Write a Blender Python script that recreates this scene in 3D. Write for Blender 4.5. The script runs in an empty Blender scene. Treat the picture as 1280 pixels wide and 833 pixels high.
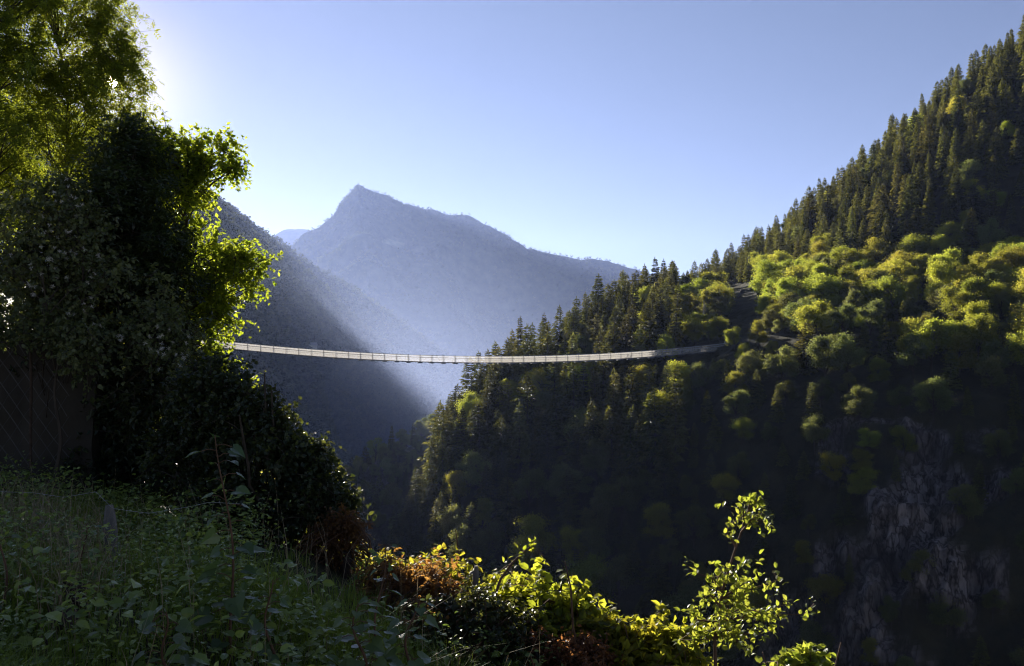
import bpy, math
import numpy as np
from mathutils import Vector

R = np.random.default_rng(11)
F, CX, HY = 1108.0, 640.0, 465.0          # focal length in photo pixels, centre column, horizon row
SUN_PX, SUN_PY = 140.0, 103.0

scene = bpy.context.scene
COL = scene.collection

def P(px, py, Y):
    return np.array([(px - CX) / F * Y, Y, (HY - py) / F * Y])

sd = np.array([(SUN_PX - CX) / F, 1.0, (HY - SUN_PY) / F]); SUN = sd / np.linalg.norm(sd)

# ------------------------------------------------------------------ noise
def _hash(ix, iy, iz, seed):
    h = (ix * 374761393 + iy * 668265263 + iz * 2147483647 + seed * 1274126177) & 0xFFFFFFFF
    h = ((h ^ (h >> 13)) * 1274126177) & 0xFFFFFFFF
    h = (h ^ (h >> 16)) & 0xFFFFFFFF
    return h / 4294967295.0

def vnoise(p, seed=0):
    i = np.floor(p).astype(np.int64); f = p - i
    f = f * f * (3 - 2 * f)
    out = 0
    for dx in (0, 1):
        wx = f[..., 0] if dx else 1 - f[..., 0]
        for dy in (0, 1):
            wy = f[..., 1] if dy else 1 - f[..., 1]
            for dz in (0, 1):
                wz = f[..., 2] if dz else 1 - f[..., 2]
                out = out + wx * wy * wz * _hash(i[..., 0] + dx, i[..., 1] + dy, i[..., 2] + dz, seed)
    return out * 2 - 1

def fbm(p, octaves=4, seed=0, gain=0.5):
    a, s, out = 1.0, 1.0, 0
    for k in range(octaves):
        out = out + a * vnoise(p * s, seed + 17 * k)
        a *= gain; s *= 2.03
    return out

# ------------------------------------------------------------------ meshes
def norm(v):
    return v / np.maximum(np.linalg.norm(v, axis=-1, keepdims=True), 1e-9)

class Geo:
    """collects vertices and faces of one mesh"""
    def __init__(self):
        self.v, self.f, self.t, self.m, self.n = [], [], [], [], 0
    def add(self, v, faces, tint=None, mat=0):
        v = np.asarray(v, float).reshape(-1, 3); faces = np.asarray(faces, np.int64)
        self.v.append(v); self.f.append(faces + self.n); self.n += len(v)
        k = len(faces)
        self.t.append(np.full(k, 0.5) if tint is None else np.broadcast_to(np.asarray(tint, float), (k,)))
        self.m.append(np.full(k, mat, np.int32))
    def merge(self, g, scale=1.0, rot=0.0, loc=(0, 0, 0), tint=0.0):
        c, s = math.cos(rot), math.sin(rot)
        M = np.array([[c, -s, 0], [s, c, 0], [0, 0, 1]])
        base = self.n
        for v in g.v:
            self.v.append((v * scale) @ M.T + np.asarray(loc)); self.n += len(v)
        for f, t, m in zip(g.f, g.t, g.m):
            self.f.append(f + base); self.t.append(np.clip(t + tint, 0, 1)); self.m.append(m)
    def mesh(self, name, mats, smooth=False):
        me = bpy.data.meshes.new(name)
        V = np.concatenate(self.v).astype(np.float32)
        me.vertices.add(len(V)); me.vertices.foreach_set('co', V.ravel())
        loops = np.concatenate([f.ravel() for f in self.f]).astype(np.int32)
        sizes = np.concatenate([np.full(len(f), f.shape[1], np.int32) for f in self.f])
        me.loops.add(len(loops)); me.loops.foreach_set('vertex_index', loops)
        me.polygons.add(len(sizes))
        me.polygons.foreach_set('loop_start', np.concatenate([[0], np.cumsum(sizes)[:-1]]).astype(np.int32))
        for m in (mats if isinstance(mats, (list, tuple)) else [mats]):
            me.materials.append(m)
        me.polygons.foreach_set('material_index', np.concatenate(self.m).astype(np.int32))
        me.polygons.foreach_set('use_smooth', np.full(len(sizes), smooth))
        a = me.attributes.new('tint', 'FLOAT', 'FACE')
        a.data.foreach_set('value', np.concatenate(self.t).astype(np.float32))
        me.update(calc_edges=True); me.validate()
        return me

def put(name, me, parent=None, loc=(0, 0, 0)):
    o = bpy.data.objects.new(name, me); COL.objects.link(o)
    o.location = loc
    if parent: o.parent = parent
    return o

def tag(o, label=None, cat=None, group=None, kind=None):
    if label: o['label'] = label
    if cat: o['category'] = cat
    if group: o['group'] = group
    if kind: o['kind'] = kind
    return o

def thing(name, label, cat, loc=(0, 0, 0), rz=0.0, group=None):
    o = bpy.data.objects.new(name, None); COL.objects.link(o)
    o.empty_display_size = 0.2
    o.location = loc; o.rotation_euler = (0, 0, rz)
    return tag(o, label, cat, group)

def tube(g, pts, rad, sides=6, tint=0.5, mat=0, cap=True):
    pts = np.asarray(pts, float); n = len(pts)
    rad = np.broadcast_to(np.asarray(rad, float), (n,))
    d = np.gradient(pts, axis=0); d = norm(d)
    up = np.array([0.0, 0.0, 1.0]) if abs(d[0, 2]) < 0.9 else np.array([1.0, 0.0, 0.0])
    u = norm(np.cross(d, up)); w = np.cross(d, u)
    a = np.linspace(0, 2 * np.pi, sides, endpoint=False)
    V = pts[:, None] + rad[:, None, None] * (np.cos(a)[None, :, None] * u[:, None] + np.sin(a)[None, :, None] * w[:, None])
    i = np.arange(n - 1)[:, None] * sides; j = np.arange(sides)[None]; k = (j + 1) % sides
    fc = np.stack([i + j, i + k, i + sides + k, i + sides + j], -1).reshape(-1, 4)
    g.add(V.reshape(-1, 3), fc, tint, mat)
    if cap:
        g.add(V[0], np.arange(sides)[None, ::-1], tint, mat); g.add(V[-1], np.arange(sides)[None], tint, mat)

def box(g, lo, hi, tint=0.5, mat=0):
    lo, hi = np.asarray(lo, float), np.asarray(hi, float)
    c = np.array([[x, y, z] for x in (0, 1) for y in (0, 1) for z in (0, 1)], float)
    g.add(lo + c * (hi - lo), [[0, 1, 3, 2], [4, 6, 7, 5], [0, 4, 5, 1], [2, 3, 7, 6], [0, 2, 6, 4], [1, 5, 7, 3]], tint, mat)

# leaf templates: axis +x (length 1), width along y, normal z
LEAF4 = (np.array([[0, 0, 0], [0.45, 0.5, 0.08], [1, 0, -0.05], [0.45, -0.5, 0.08]], float), np.array([[0, 1, 2, 3]]))
LEAF8 = (np.array([[0, 0, 0], [0.22, .40, .07], [0.6, .46, .08], [1, 0, -.14], [.6, -.46, .08], [.22, -.40, .07], [.5, 0, 0]], float),
         np.array([[0, 1, 6, 6], [1, 2, 6, 6], [2, 3, 6, 6], [3, 4, 6, 6], [4, 5, 6, 6], [5, 0, 6, 6]])[:, :3])
HEART = (np.array([[0.08, 0, 0], [-.06, .30, .04], [.12, .52, .08], [.45, .46, .07], [.75, .22, -.02], [1.05, 0, -.15],
                   [.75, -.22, -.02], [.45, -.46, .07], [.12, -.52, .08], [-.06, -.30, .04], [.45, 0, -.03]], float),
         np.array([[i, i + 1, 10] for i in range(9)] + [[9, 0, 10]]))

def leaves(g, pos, axis, nrm, length, width, tint, tpl=LEAF4, mat=0):
    pos = np.asarray(pos, float); n = len(pos)
    if n == 0: return
    x = norm(axis); z = norm(nrm - (nrm * x).sum(-1, keepdims=True) * x); y = np.cross(z, x)
    length = np.broadcast_to(length, (n,))[:, None, None]; width = np.broadcast_to(width, (n,))[:, None, None]
    T, fc = tpl
    V = pos[:, None] + T[None, :, 0:1] * length * x[:, None] + T[None, :, 1:2] * width * y[:, None] + T[None, :, 2:3] * length * z[:, None]
    k = len(T)
    FC = (np.arange(n) * k)[:, None, None] + fc[None]
    g.add(V.reshape(-1, 3), FC.reshape(-1, fc.shape[1]), np.repeat(np.broadcast_to(tint, (n,)), len(fc)), mat)

def rdir(n, rng=R):
    return norm(rng.normal(size=(n, 3)))

# ------------------------------------------------------------------ materials
def newmat(name):
    m = bpy.data.materials.new(name); m.use_nodes = True
    nt = m.node_tree; nt.nodes.clear()
    out = nt.nodes.new('ShaderNodeOutputMaterial')
    return m, nt, out

def foliage(name, c0, c1, t0, t1, trans=0.45, vary=0.10, rough=0.55, spec=0.25, hue=0.02):
    """leaf: reflects between c0 and c1, lets light through between t0 and t1 (mixed by each leaf's own tint)"""
    m, nt, out = newmat(name)
    N, L = nt.nodes.new, nt.links.new
    at = N('ShaderNodeAttribute'); at.attribute_name = 'tint'
    oi = N('ShaderNodeObjectInfo')
    mr = N('ShaderNodeMapRange'); mr.inputs[3].default_value = 1 - vary * 2.2; mr.inputs[4].default_value = 1 + vary * 2.2
    mh = N('ShaderNodeMapRange'); mh.inputs[3].default_value = 0.5 - hue; mh.inputs[4].default_value = 0.5 + hue
    mul = N('ShaderNodeMath'); mul.operation = 'MULTIPLY'; mul.inputs[1].default_value = 7.31
    fr = N('ShaderNodeMath'); fr.operation = 'FRACT'
    L(oi.outputs['Random'], mr.inputs[0]); L(oi.outputs['Random'], mul.inputs[0]); L(mul.outputs[0], fr.inputs[0]); L(fr.outputs[0], mh.inputs[0])
    def mixcol(a, b):
        mx = N('ShaderNodeMix'); mx.data_type = 'RGBA'
        mx.inputs[6].default_value = (*a, 1); mx.inputs[7].default_value = (*b, 1)
        L(at.outputs['Fac'], mx.inputs[0])
        hs = N('ShaderNodeHueSaturation'); L(mx.outputs[2], hs.inputs['Color']); L(mr.outputs[0], hs.inputs['Value']); L(mh.outputs[0], hs.inputs['Hue'])
        return hs.outputs[0]
    pb = N('ShaderNodeBsdfPrincipled'); pb.inputs['Roughness'].default_value = rough
    pb.inputs['Specular IOR Level'].default_value = spec
    L(mixcol(c0, c1), pb.inputs['Base Color'])
    tr = N('ShaderNodeBsdfTranslucent'); L(mixcol(t0, t1), tr.inputs['Color'])
    ms = N('ShaderNodeMixShader'); ms.inputs[0].default_value = trans
    L(pb.outputs[0], ms.inputs[1]); L(tr.outputs[0], ms.inputs[2]); L(ms.outputs[0], out.inputs[0])
    return m

def solid(name, c0, c1, scale=3.0, rough=0.85, detail=6, bump=0.0, stretch=(1, 1, 1), metal=0.0, spec=0.3):
    m, nt, out = newmat(name)
    N, L = nt.nodes.new, nt.links.new
    tc = N('ShaderNodeTexCoord'); mp = N('ShaderNodeMapping'); mp.inputs['Scale'].default_value = stretch
    nz = N('ShaderNodeTexNoise'); nz.inputs['Scale'].default_value = scale; nz.inputs['Detail'].default_value = detail
    nz.inputs['Roughness'].default_value = 0.65
    L(tc.outputs['Object'], mp.inputs[0]); L(mp.outputs[0], nz.inputs['Vector'])
    rp = N('ShaderNodeValToRGB'); rp.color_ramp.elements[0].position = 0.32; rp.color_ramp.elements[1].position = 0.68
    rp.color_ramp.elements[0].color = (*c0, 1); rp.color_ramp.elements[1].color = (*c1, 1)
    L(nz.outputs['Fac'], rp.inputs[0])
    pb = N('ShaderNodeBsdfPrincipled'); pb.inputs['Roughness'].default_value = rough; pb.inputs['Metallic'].default_value = metal
    pb.inputs['Specular IOR Level'].default_value = spec
    L(rp.outputs[0], pb.inputs['Base Color'])
    if bump:
        bp = N('ShaderNodeBump'); bp.inputs['Strength'].default_value = bump; bp.inputs['Distance'].default_value = 0.05
        L(nz.outputs['Fac'], bp.inputs['Height']); L(bp.outputs[0], pb.inputs['Normal'])
    L(pb.outputs[0], out.inputs[0])
    return m

def masked_ground(name, base0, base1, over0, over1, scale=0.15, rock_stretch=(1, 1, 0.25), bump_d=1.0, spec=.15, cracks=0):
    """soil and low plants, with rock or bare earth where the face's tint says so"""
    m, nt, out = newmat(name)
    N, L = nt.nodes.new, nt.links.new
    at = N('ShaderNodeAttribute'); at.attribute_name = 'tint'
    tc = N('ShaderNodeTexCoord'); mp = N('ShaderNodeMapping'); mp.inputs['Scale'].default_value = rock_stretch
    L(tc.outputs['Object'], mp.inputs[0])
    def ramp(vec, sc, a, b, lo=.35, hi=.65):
        nz = N('ShaderNodeTexNoise'); nz.inputs['Scale'].default_value = sc; nz.inputs['Detail'].default_value = 9; nz.inputs['Roughness'].default_value = .68
        L(vec, nz.inputs['Vector'])
        rp = N('ShaderNodeValToRGB'); e = rp.color_ramp.elements
        e[0].position = lo; e[1].position = hi; e[0].color = (*a, 1); e[1].color = (*b, 1)
        L(nz.outputs['Fac'], rp.inputs[0]); return rp.outputs[0], nz.outputs['Fac']
    a, _ = ramp(tc.outputs['Object'], scale, base0, base1)
    b, h = ramp(mp.outputs[0], scale * 1.6, over0, over1, .38, .66)
    if cracks:
        vo = N('ShaderNodeTexVoronoi'); vo.feature = 'DISTANCE_TO_EDGE'; vo.inputs['Scale'].default_value = cracks
        nz = N('ShaderNodeTexNoise'); nz.inputs['Scale'].default_value = cracks * 2; nz.inputs['Detail'].default_value = 4
        va = N('ShaderNodeVectorMath'); va.operation = 'MULTIPLY_ADD'; va.inputs[1].default_value = (2.2, 2.2, 2.2)
        L(mp.outputs[0], nz.inputs['Vector']); L(nz.outputs['Color'], va.inputs[0]); L(mp.outputs[0], va.inputs[2]); L(va.outputs[0], vo.inputs['Vector'])
        cr = N('ShaderNodeMapRange'); cr.inputs[1].default_value = 0; cr.inputs[2].default_value = .16; cr.inputs[3].default_value = .12; cr.inputs[4].default_value = 1
        L(vo.outputs['Distance'], cr.inputs[0])
        mc = N('ShaderNodeMix'); mc.data_type = 'RGBA'; mc.blend_type = 'MULTIPLY'; mc.inputs[0].default_value = 1
        L(b, mc.inputs[6]); L(cr.outputs[0], mc.inputs[7]); b = mc.outputs[2]
    mx = N('ShaderNodeMix'); mx.data_type = 'RGBA'
    L(at.outputs['Fac'], mx.inputs[0]); L(a, mx.inputs[6]); L(b, mx.inputs[7])
    pb = N('ShaderNodeBsdfPrincipled'); pb.inputs['Roughness'].default_value = .9; pb.inputs['Specular IOR Level'].default_value = spec
    bp = N('ShaderNodeBump'); bp.inputs['Strength'].default_value = 1; bp.inputs['Distance'].default_value = bump_d
    L(h, bp.inputs['Height']); L(bp.outputs[0], pb.inputs['Normal'])
    L(mx.outputs[2], pb.inputs['Base Color']); L(pb.outputs[0], out.inputs[0])
    return m

M = {}
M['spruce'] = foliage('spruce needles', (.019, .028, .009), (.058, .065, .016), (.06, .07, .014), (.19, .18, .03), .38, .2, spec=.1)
M['larch'] = foliage('larch needles', (.06, .075, .018), (.10, .11, .03), (.16, .17, .03), (.24, .23, .05), .42, .10)
M['beech'] = foliage('broad leaves', (.045, .070, .014), (.12, .135, .026), (.34, .38, .03), (.62, .60, .07), .56, .13, hue=.025, spec=.12)
M['ashgrey'] = foliage('grey green leaves', (.035, .050, .022), (.075, .090, .040), (.18, .21, .04), (.38, .39, .09), .48, .12, spec=.12)
M['far'] = foliage('far wood leaves', (.016, .028, .012), (.070, .082, .026), (.06, .07, .015), (.12, .12, .03), .30, 0.0, hue=0, spec=0.0)
M['maple'] = foliage('backlit leaves', (.035, .058, .012), (.080, .105, .018), (.28, .34, .018), (.58, .57, .04), .60, 0)
M['robinia'] = foliage('small tree leaves', (.030, .048, .010), (.065, .085, .014), (.24, .29, .02), (.54, .53, .04), .50, 0)
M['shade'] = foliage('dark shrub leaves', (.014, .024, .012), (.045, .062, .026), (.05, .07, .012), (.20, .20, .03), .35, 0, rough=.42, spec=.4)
M['vine'] = foliage('vine leaves', (.055, .080, .036), (.13, .16, .075), (.10, .15, .03), (.24, .28, .06), .40, 0, rough=.45, spec=.4)
M['poplar'] = foliage('young poplar leaves', (.055, .095, .040), (.11, .16, .065), (.10, .17, .03), (.20, .27, .05), .38, 0, rough=.35, spec=.5)
M['hazel'] = foliage('bush leaves', (.05, .075, .014), (.11, .125, .022), (.30, .33, .02), (.62, .54, .045), .55, 0)
M['oak'] = foliage('sapling leaves', (.045, .075, .016), (.09, .12, .028), (.28, .36, .03), (.46, .48, .06), .52, 0, rough=.4, spec=.45)
M['rust'] = foliage('withered leaves', (.07, .038, .020), (.16, .095, .042), (.26, .12, .03), (.52, .27, .06), .48, 0)
M['seed'] = foliage('clematis seed heads', (.42, .40, .37), (.62, .60, .55), (.35, .32, .28), (.55, .5, .4), .4, 0, rough=.9)
M['weed'] = foliage('weed leaves', (.070, .115, .024), (.27, .33, .075), (.16, .23, .03), (.32, .36, .05), .36, 0, rough=.38, spec=.5)
M['grass'] = foliage('grass blades', (.085, .135, .020), (.20, .25, .04), (.16, .23, .02), (.30, .34, .04), .42, 0)
M['straw'] = foliage('dry grass stalks', (.22, .18, .10), (.40, .34, .21), (.2, .15, .07), (.35, .28, .15), .3, 0)
M['bark'] = solid('bark', (.025, .020, .016), (.075, .060, .046), 9, bump=.5, stretch=(1, 1, .25))
M['birch'] = solid('birch bark', (.22, .20, .18), (.62, .60, .56), 2.2, stretch=(1, 1, 2))
M['twig'] = solid('reddish twig bark', (.06, .032, .02), (.15, .085, .05), 12)
M['wood'] = solid('weathered wood', (.09, .085, .08), (.22, .20, .185), 14, stretch=(1, 1, .12), bump=.6)
M['rotten'] = solid('rotten wood', (.018, .013, .010), (.075, .050, .036), 10, bump=.8)
M['concrete'] = solid('stained concrete', (.015, .012, .009), (.046, .039, .030), 1.4, detail=10, bump=.3, stretch=(1, 1, .45))  # stained, and darkened further to carry the shade under the overhanging leaves
M['steel'] = solid('galvanised steel', (.34, .35, .37), (.52, .53, .55), 4, .45, metal=.6)
M['darksteel'] = solid('deck beam steel', (.10, .105, .115), (.17, .175, .19), 4, .6, metal=.3)
M['wire'] = solid('galvanised wire', (.25, .25, .24), (.42, .42, .41), 20, .4, metal=.7)
M['plank'] = solid('larch planks', (.20, .165, .125), (.34, .29, .23), 3, .8)
M['roof'] = solid('stone slab roof', (.22, .22, .23), (.38, .38, .39), 3)
M['render'] = solid('rendered wall', (.50, .48, .44), (.68, .66, .62), 3)
M['glass'] = solid('dark window glass', (.02, .022, .028), (.035, .04, .05), 1, .15, spec=.6)
M['soil'] = masked_ground('near soil', (.020, .018, .012), (.050, .048, .024), (.05, .04, .03), (.10, .085, .06), 2.0, (1, 1, 1), .05)
M['hill'] = masked_ground('hill ground', (.018, .020, .010), (.045, .042, .018), (.055, .048, .046), (.34, .30, .29), .22, (1, 1, .3), 2.2, cracks=.55)
M['earth'] = solid('bare reddish earth', (.045, .028, .020), (.12, .075, .05), .5, bump=.4)
M['far_ground'] = masked_ground('far slope ground', (.022, .030, .014), (.050, .058, .022), (.06, .075, .03), (.105, .11, .05), .02, (1, 1, 1), 2.0, spec=0)
M['water'] = solid('river water', (.05, .07, .07), (.09, .11, .11), .3, .2)

# the netting of the bridge is a fine wire mesh: more holes than wire
m, nt, out = newmat('wire netting')
pb = nt.nodes.new('ShaderNodeBsdfPrincipled'); pb.inputs['Base Color'].default_value = (.72, .71, .70, 1); pb.inputs['Roughness'].default_value = .5
tl = nt.nodes.new('ShaderNodeBsdfTranslucent'); tl.inputs[0].default_value = (.62, .60, .56, 1)
tp = nt.nodes.new('ShaderNodeBsdfTransparent')
m1 = nt.nodes.new('ShaderNodeMixShader'); m1.inputs[0].default_value = .5
m2 = nt.nodes.new('ShaderNodeMixShader'); m2.inputs[0].default_value = .27
nt.links.new(pb.outputs[0], m1.inputs[1]); nt.links.new(tl.outputs[0], m1.inputs[2])
nt.links.new(tp.outputs[0], m2.inputs[1]); nt.links.new(m1.outputs[0], m2.inputs[2]); nt.links.new(m2.outputs[0], out.inputs[0])
M['net'] = m

# ------------------------------------------------------------------ terrain patches
def blur(a, n):
    for _ in range(n):
        for ax in (0, 1):
            p = np.concatenate([np.take(a, [0], ax), a, np.take(a, [-1], ax)], ax)
            s = [slice(None)] * 2; s1, s2, s3 = list(s), list(s), list(s)
            s1[ax] = slice(0, -2); s2[ax] = slice(1, -1); s3[ax] = slice(2, None)
            a = (p[tuple(s1)] + 2 * p[tuple(s2)] + p[tuple(s3)]) / 4
    return a

def patch(cols, rows, nu, nv, nblur=6):
    """hillside through surveyed points: ROWS is a list of (rows of heights on the view, distances) from its foot to behind its crest"""
    cols = np.asarray(cols, float)
    u = np.linspace(cols[0], cols[-1], nu)
    PY = np.array([np.interp(u, cols, r[0]) for r in rows]).T
    YY = np.array([np.interp(u, cols, r[1]) for r in rows]).T
    Z = (HY - PY) / F * YY; X = (u[:, None] - CX) / F * YY
    k = np.linspace(0, len(rows) - 1, nv)
    f = lambda A: blur(np.array([np.interp(k, np.arange(len(rows)), a) for a in A]), nblur)
    return np.stack([f(X), f(YY), f(Z)], -1)

def grid_normals(S):
    n = norm(np.cross(np.gradient(S, axis=0), np.gradient(S, axis=1)))
    return n

def grid_mesh(name, S, mat, tint=None, smooth=True):
    nu, nv = S.shape[:2]
    i = np.arange(nu - 1)[:, None] * nv + np.arange(nv - 1)[None]
    fc = np.stack([i, i + nv, i + nv + 1, i + 1], -1).reshape(-1, 4)
    g = Geo()
    t = None if tint is None else ((tint[:-1, :-1] + tint[1:, 1:]) / 2).ravel()
    g.add(S.reshape(-1, 3), fc, 0.0 if t is None else t)
    return tag(put(name, g.mesh(name, mat, smooth)), kind='structure')

def project(p):
    return CX + F * p[..., 0] / p[..., 1], HY - F * p[..., 2] / p[..., 1]

def scatter(pts, dist, rng, limit=None):
    """indices of points kept so that none is nearer than dist (array) to one kept before"""
    order = rng.permutation(len(pts)); kept = []; cells = {}
    dist = np.broadcast_to(dist, (len(pts),))
    cs = float(dist.max())
    key = np.floor(pts[:, :2] / cs).astype(int)
    for i in order:
        kx, ky = key[i]; d2 = dist[i] ** 2; ok = True
        for a in (-1, 0, 1):
            for b in (-1, 0, 1):
                for j in cells.get((kx + a, ky + b), ()):
                    q = pts[i] - pts[j]
                    if q[0] * q[0] + q[1] * q[1] + 1.1 * q[2] * q[2] < d2: ok = False; break
                if not ok: break
            if not ok: break
        if ok:
            kept.append(i); cells.setdefault((kx, ky), []).append(i)
            if limit and len(kept) >= limit: break
    return np.array(kept)

# ------------------------------------------------------------------ tree kinds
def spruce_crown(h, r, rng, whorls=27, mat=0, droop=.45, gap=0.0):
    g = Geo()
    A, B, Nn, Ln, Wd, Tt = [], [], [], [], [], []
    lean = rng.normal(0, .02, 2)
    for w in range(whorls):
        t = (w + rng.uniform(-.3, .3)) / whorls
        z = h * (0.10 + 0.89 * t)
        L0 = r * (1 - t) ** .8 + .25
        nb = int(6 + 3 * (1 - t)); a0 = rng.uniform(0, 6.28)
        for b in range(nb):
            if rng.uniform() < gap: continue
            a = a0 + 6.283 * b / nb + rng.normal(0, .2); L = L0 * rng.uniform(.65, 1.12)
            dr = droop * (1 - t) + rng.normal(0, .12) - .35 * t
            d = norm(np.array([math.cos(a), math.sin(a), -dr])); side = np.array([-math.sin(a), math.cos(a), 0])
            o = np.array([lean[0] * z, lean[1] * z, z])
            for s in (.18, .42, .64, .84, 1.0):
                p = o + d * L * s + np.array([0, 0, .12 * L * s * s])
                for sg in (-1, 1):
                    ax = d * rng.uniform(.5, .9) + sg * side * rng.uniform(.25, .9) + np.array([0, 0, -rng.uniform(.1, .55)])
                    A.append(p); B.append(ax); Nn.append(np.array([0, 0, 1.0]) + rng.normal(0, .45, 3))
                    Ln.append((.30 * L + .55) * rng.uniform(.7, 1.25)); Wd.append((.12 * L + .26) * rng.uniform(.7, 1.3))
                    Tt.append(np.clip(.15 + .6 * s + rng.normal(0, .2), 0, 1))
    for k in range(5):
        A.append([lean[0] * h, lean[1] * h, h * (.93 + .012 * k)]); B.append(rng.normal(0, .25, 3) + [0, 0, 1]); Nn.append(rng.normal(size=3))
        Ln.append(h * .06); Wd.append(.3); Tt.append(.6)
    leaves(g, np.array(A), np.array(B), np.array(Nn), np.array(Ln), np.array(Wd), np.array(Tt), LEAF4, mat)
    return g

def trunk(h, r, rng, lean=.02, mat=0, z0=-2.0):
    g = Geo(); zs = np.linspace(z0, h, 6); o = np.cumsum(rng.normal(0, lean * h / 6, (6, 2)), axis=0)
    tube(g, np.c_[o, zs], np.linspace(r, r * .15, 6), 7, .5, mat); return g

def round_crown(h, r, rng, clumps=90, per=80, leaf=.44, base=.25, mat=0, taper=0.0):
    """uneven crown of leaf clumps round several lobes"""
    g = Geo()
    nl = 8
    zc = h * (base + (1 - base) * .5); hz = h * (1 - base) * .5
    a = rng.uniform(0, 6.28, nl)
    zz = rng.uniform(-.6, .62, nl)
    lob = np.c_[np.cos(a) * r * .6 * np.sqrt(1 - zz ** 2), np.sin(a) * r * .6 * np.sqrt(1 - zz ** 2), zc + zz * hz * 1.05]
    lob[0] = [0, 0, zc]; lob[1] = [rng.normal(0, .12) * r, rng.normal(0, .12) * r, zc + hz * .62]
    lr = rng.uniform(.20, .42, nl) * r; lr[0] = .55 * r
    which = rng.integers(0, nl, clumps)
    d = rdir(clumps, rng)
    C = lob[which] + d * lr[which][:, None] * rng.uniform(.7, 1.05, clumps)[:, None] * np.array([1, 1, .95])
    C[:, 2] = np.maximum(C[:, 2], h * base * .7)
    if taper: C[:, :2] *= (1 - taper * np.clip(C[:, 2:3] / h, 0, 1))
    cr = r * rng.uniform(.10, .23, clumps)
    n = clumps * per
    w = np.repeat(np.arange(clumps), per)
    q = rng.normal(size=(n, 3)); p = C[w] + q * (cr[w] * .72)[:, None] * np.array([1.2, 1.2, .85]); q = norm(q)
    nr = norm(q + rng.normal(0, .6, (n, 3)) + [0, 0, .35])
    ax = rdir(n, rng) + [0, 0, -.45]
    ct = rng.uniform(.1, .85, clumps)
    leaves(g, p, ax, nr, leaf * rng.uniform(.6, 1.4, n), leaf * .7 * rng.uniform(.7, 1.3, n), np.clip(ct[w] + rng.normal(0, .22, n), 0, 1), LEAF4, mat)
    return g, C

def limbs(g, C, h, rng, base=.30, r0=.12, mat=0, every=3):
    for c in C[::every]:
        z = min(c[2] * rng.uniform(.45, .8), h * .7); s = np.array([0, 0, z]); mid = (s + c) / 2 + rng.normal(0, .25, 3)
        tube(g, [s, mid, c], [r0 * .6, r0 * .4, r0 * .1], 5, .5, mat, cap=False)

KINDS = {}
def kind(key, crown_geo, trunk_geo, mat, barkm, h):
    KINDS.setdefault(key, []).append((crown_geo, trunk_geo, crown_geo.mesh(key + '_crown', mat), trunk_geo.mesh(key + '_trunk', barkm, True), h))

for k in range(6):
    h, r = 20, [3.4, 4.4, 2.8, 5.2, 3.2, 4.0][k]
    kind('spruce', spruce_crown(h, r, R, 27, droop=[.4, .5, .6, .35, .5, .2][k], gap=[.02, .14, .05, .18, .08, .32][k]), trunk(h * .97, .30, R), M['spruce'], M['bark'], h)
for k in range(2):
    kind('larch', spruce_crown(18, 3.4, R, 22, droop=.1, gap=.15), trunk(17, .24, R), M['larch'], M['bark'], 18)
for k in range(6):
    h, r = 14, [5.2, 4.6, 5.8, 4.2, 5.0, 5.4][k]
    c, C = round_crown(h, r, R, 120, 105, .35)
    t = trunk(h * .75, .26, R); limbs(t, C, h, R)
    kind('beech', c, t, M['beech'], M['bark'], h)
for k in range(3):
    h, r = 13, [4.2, 4.8, 3.8][k]
    c, C = round_crown(h, r, R, 110, 100, .33, base=.15)
    t = trunk(h * .75, .22, R); limbs(t, C, h, R)
    kind('ash', c, t, M['ashgrey'], M['bark'], h)
for k in range(2):
    h, r = 15, 3.2
    c, C = round_crown(h, r, R, 60, 64, .32, base=.34, taper=.2)
    t = trunk(h * .95, .19, R, .012); limbs(t, C, h, R, r0=.09)
    kind('birch', c, t, M['beech'], M['birch'], h)

COUNT = {}
NAMES = {'spruce': 'spruce_tree', 'larch': 'larch_tree', 'beech': 'broadleaf_tree', 'ash': 'grey_green_tree', 'birch': 'birch_tree'}
def plant(key, var, loc, height, label, group=None, rz=None, wide=1.0):
    cg, tg, cm, tm, h = KINDS[key][var % len(KINDS[key])]
    o = thing(NAMES[key], label, key if key != 'ash' else 'tree', tuple(loc), R.uniform(0, 6.28) if rz is None else rz, group)
    if key == 'beech': o['category'] = 'tree'
    s = height / h; o.scale = (s * wide, s * wide, s); o.rotation_euler[0] = R.normal(0, .03); o.rotation_euler[1] = R.normal(0, .03)
    put('crown', cm, o); put('trunk', tm, o)
    COUNT[key] = COUNT.get(key, 0) + 1
    return o

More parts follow.
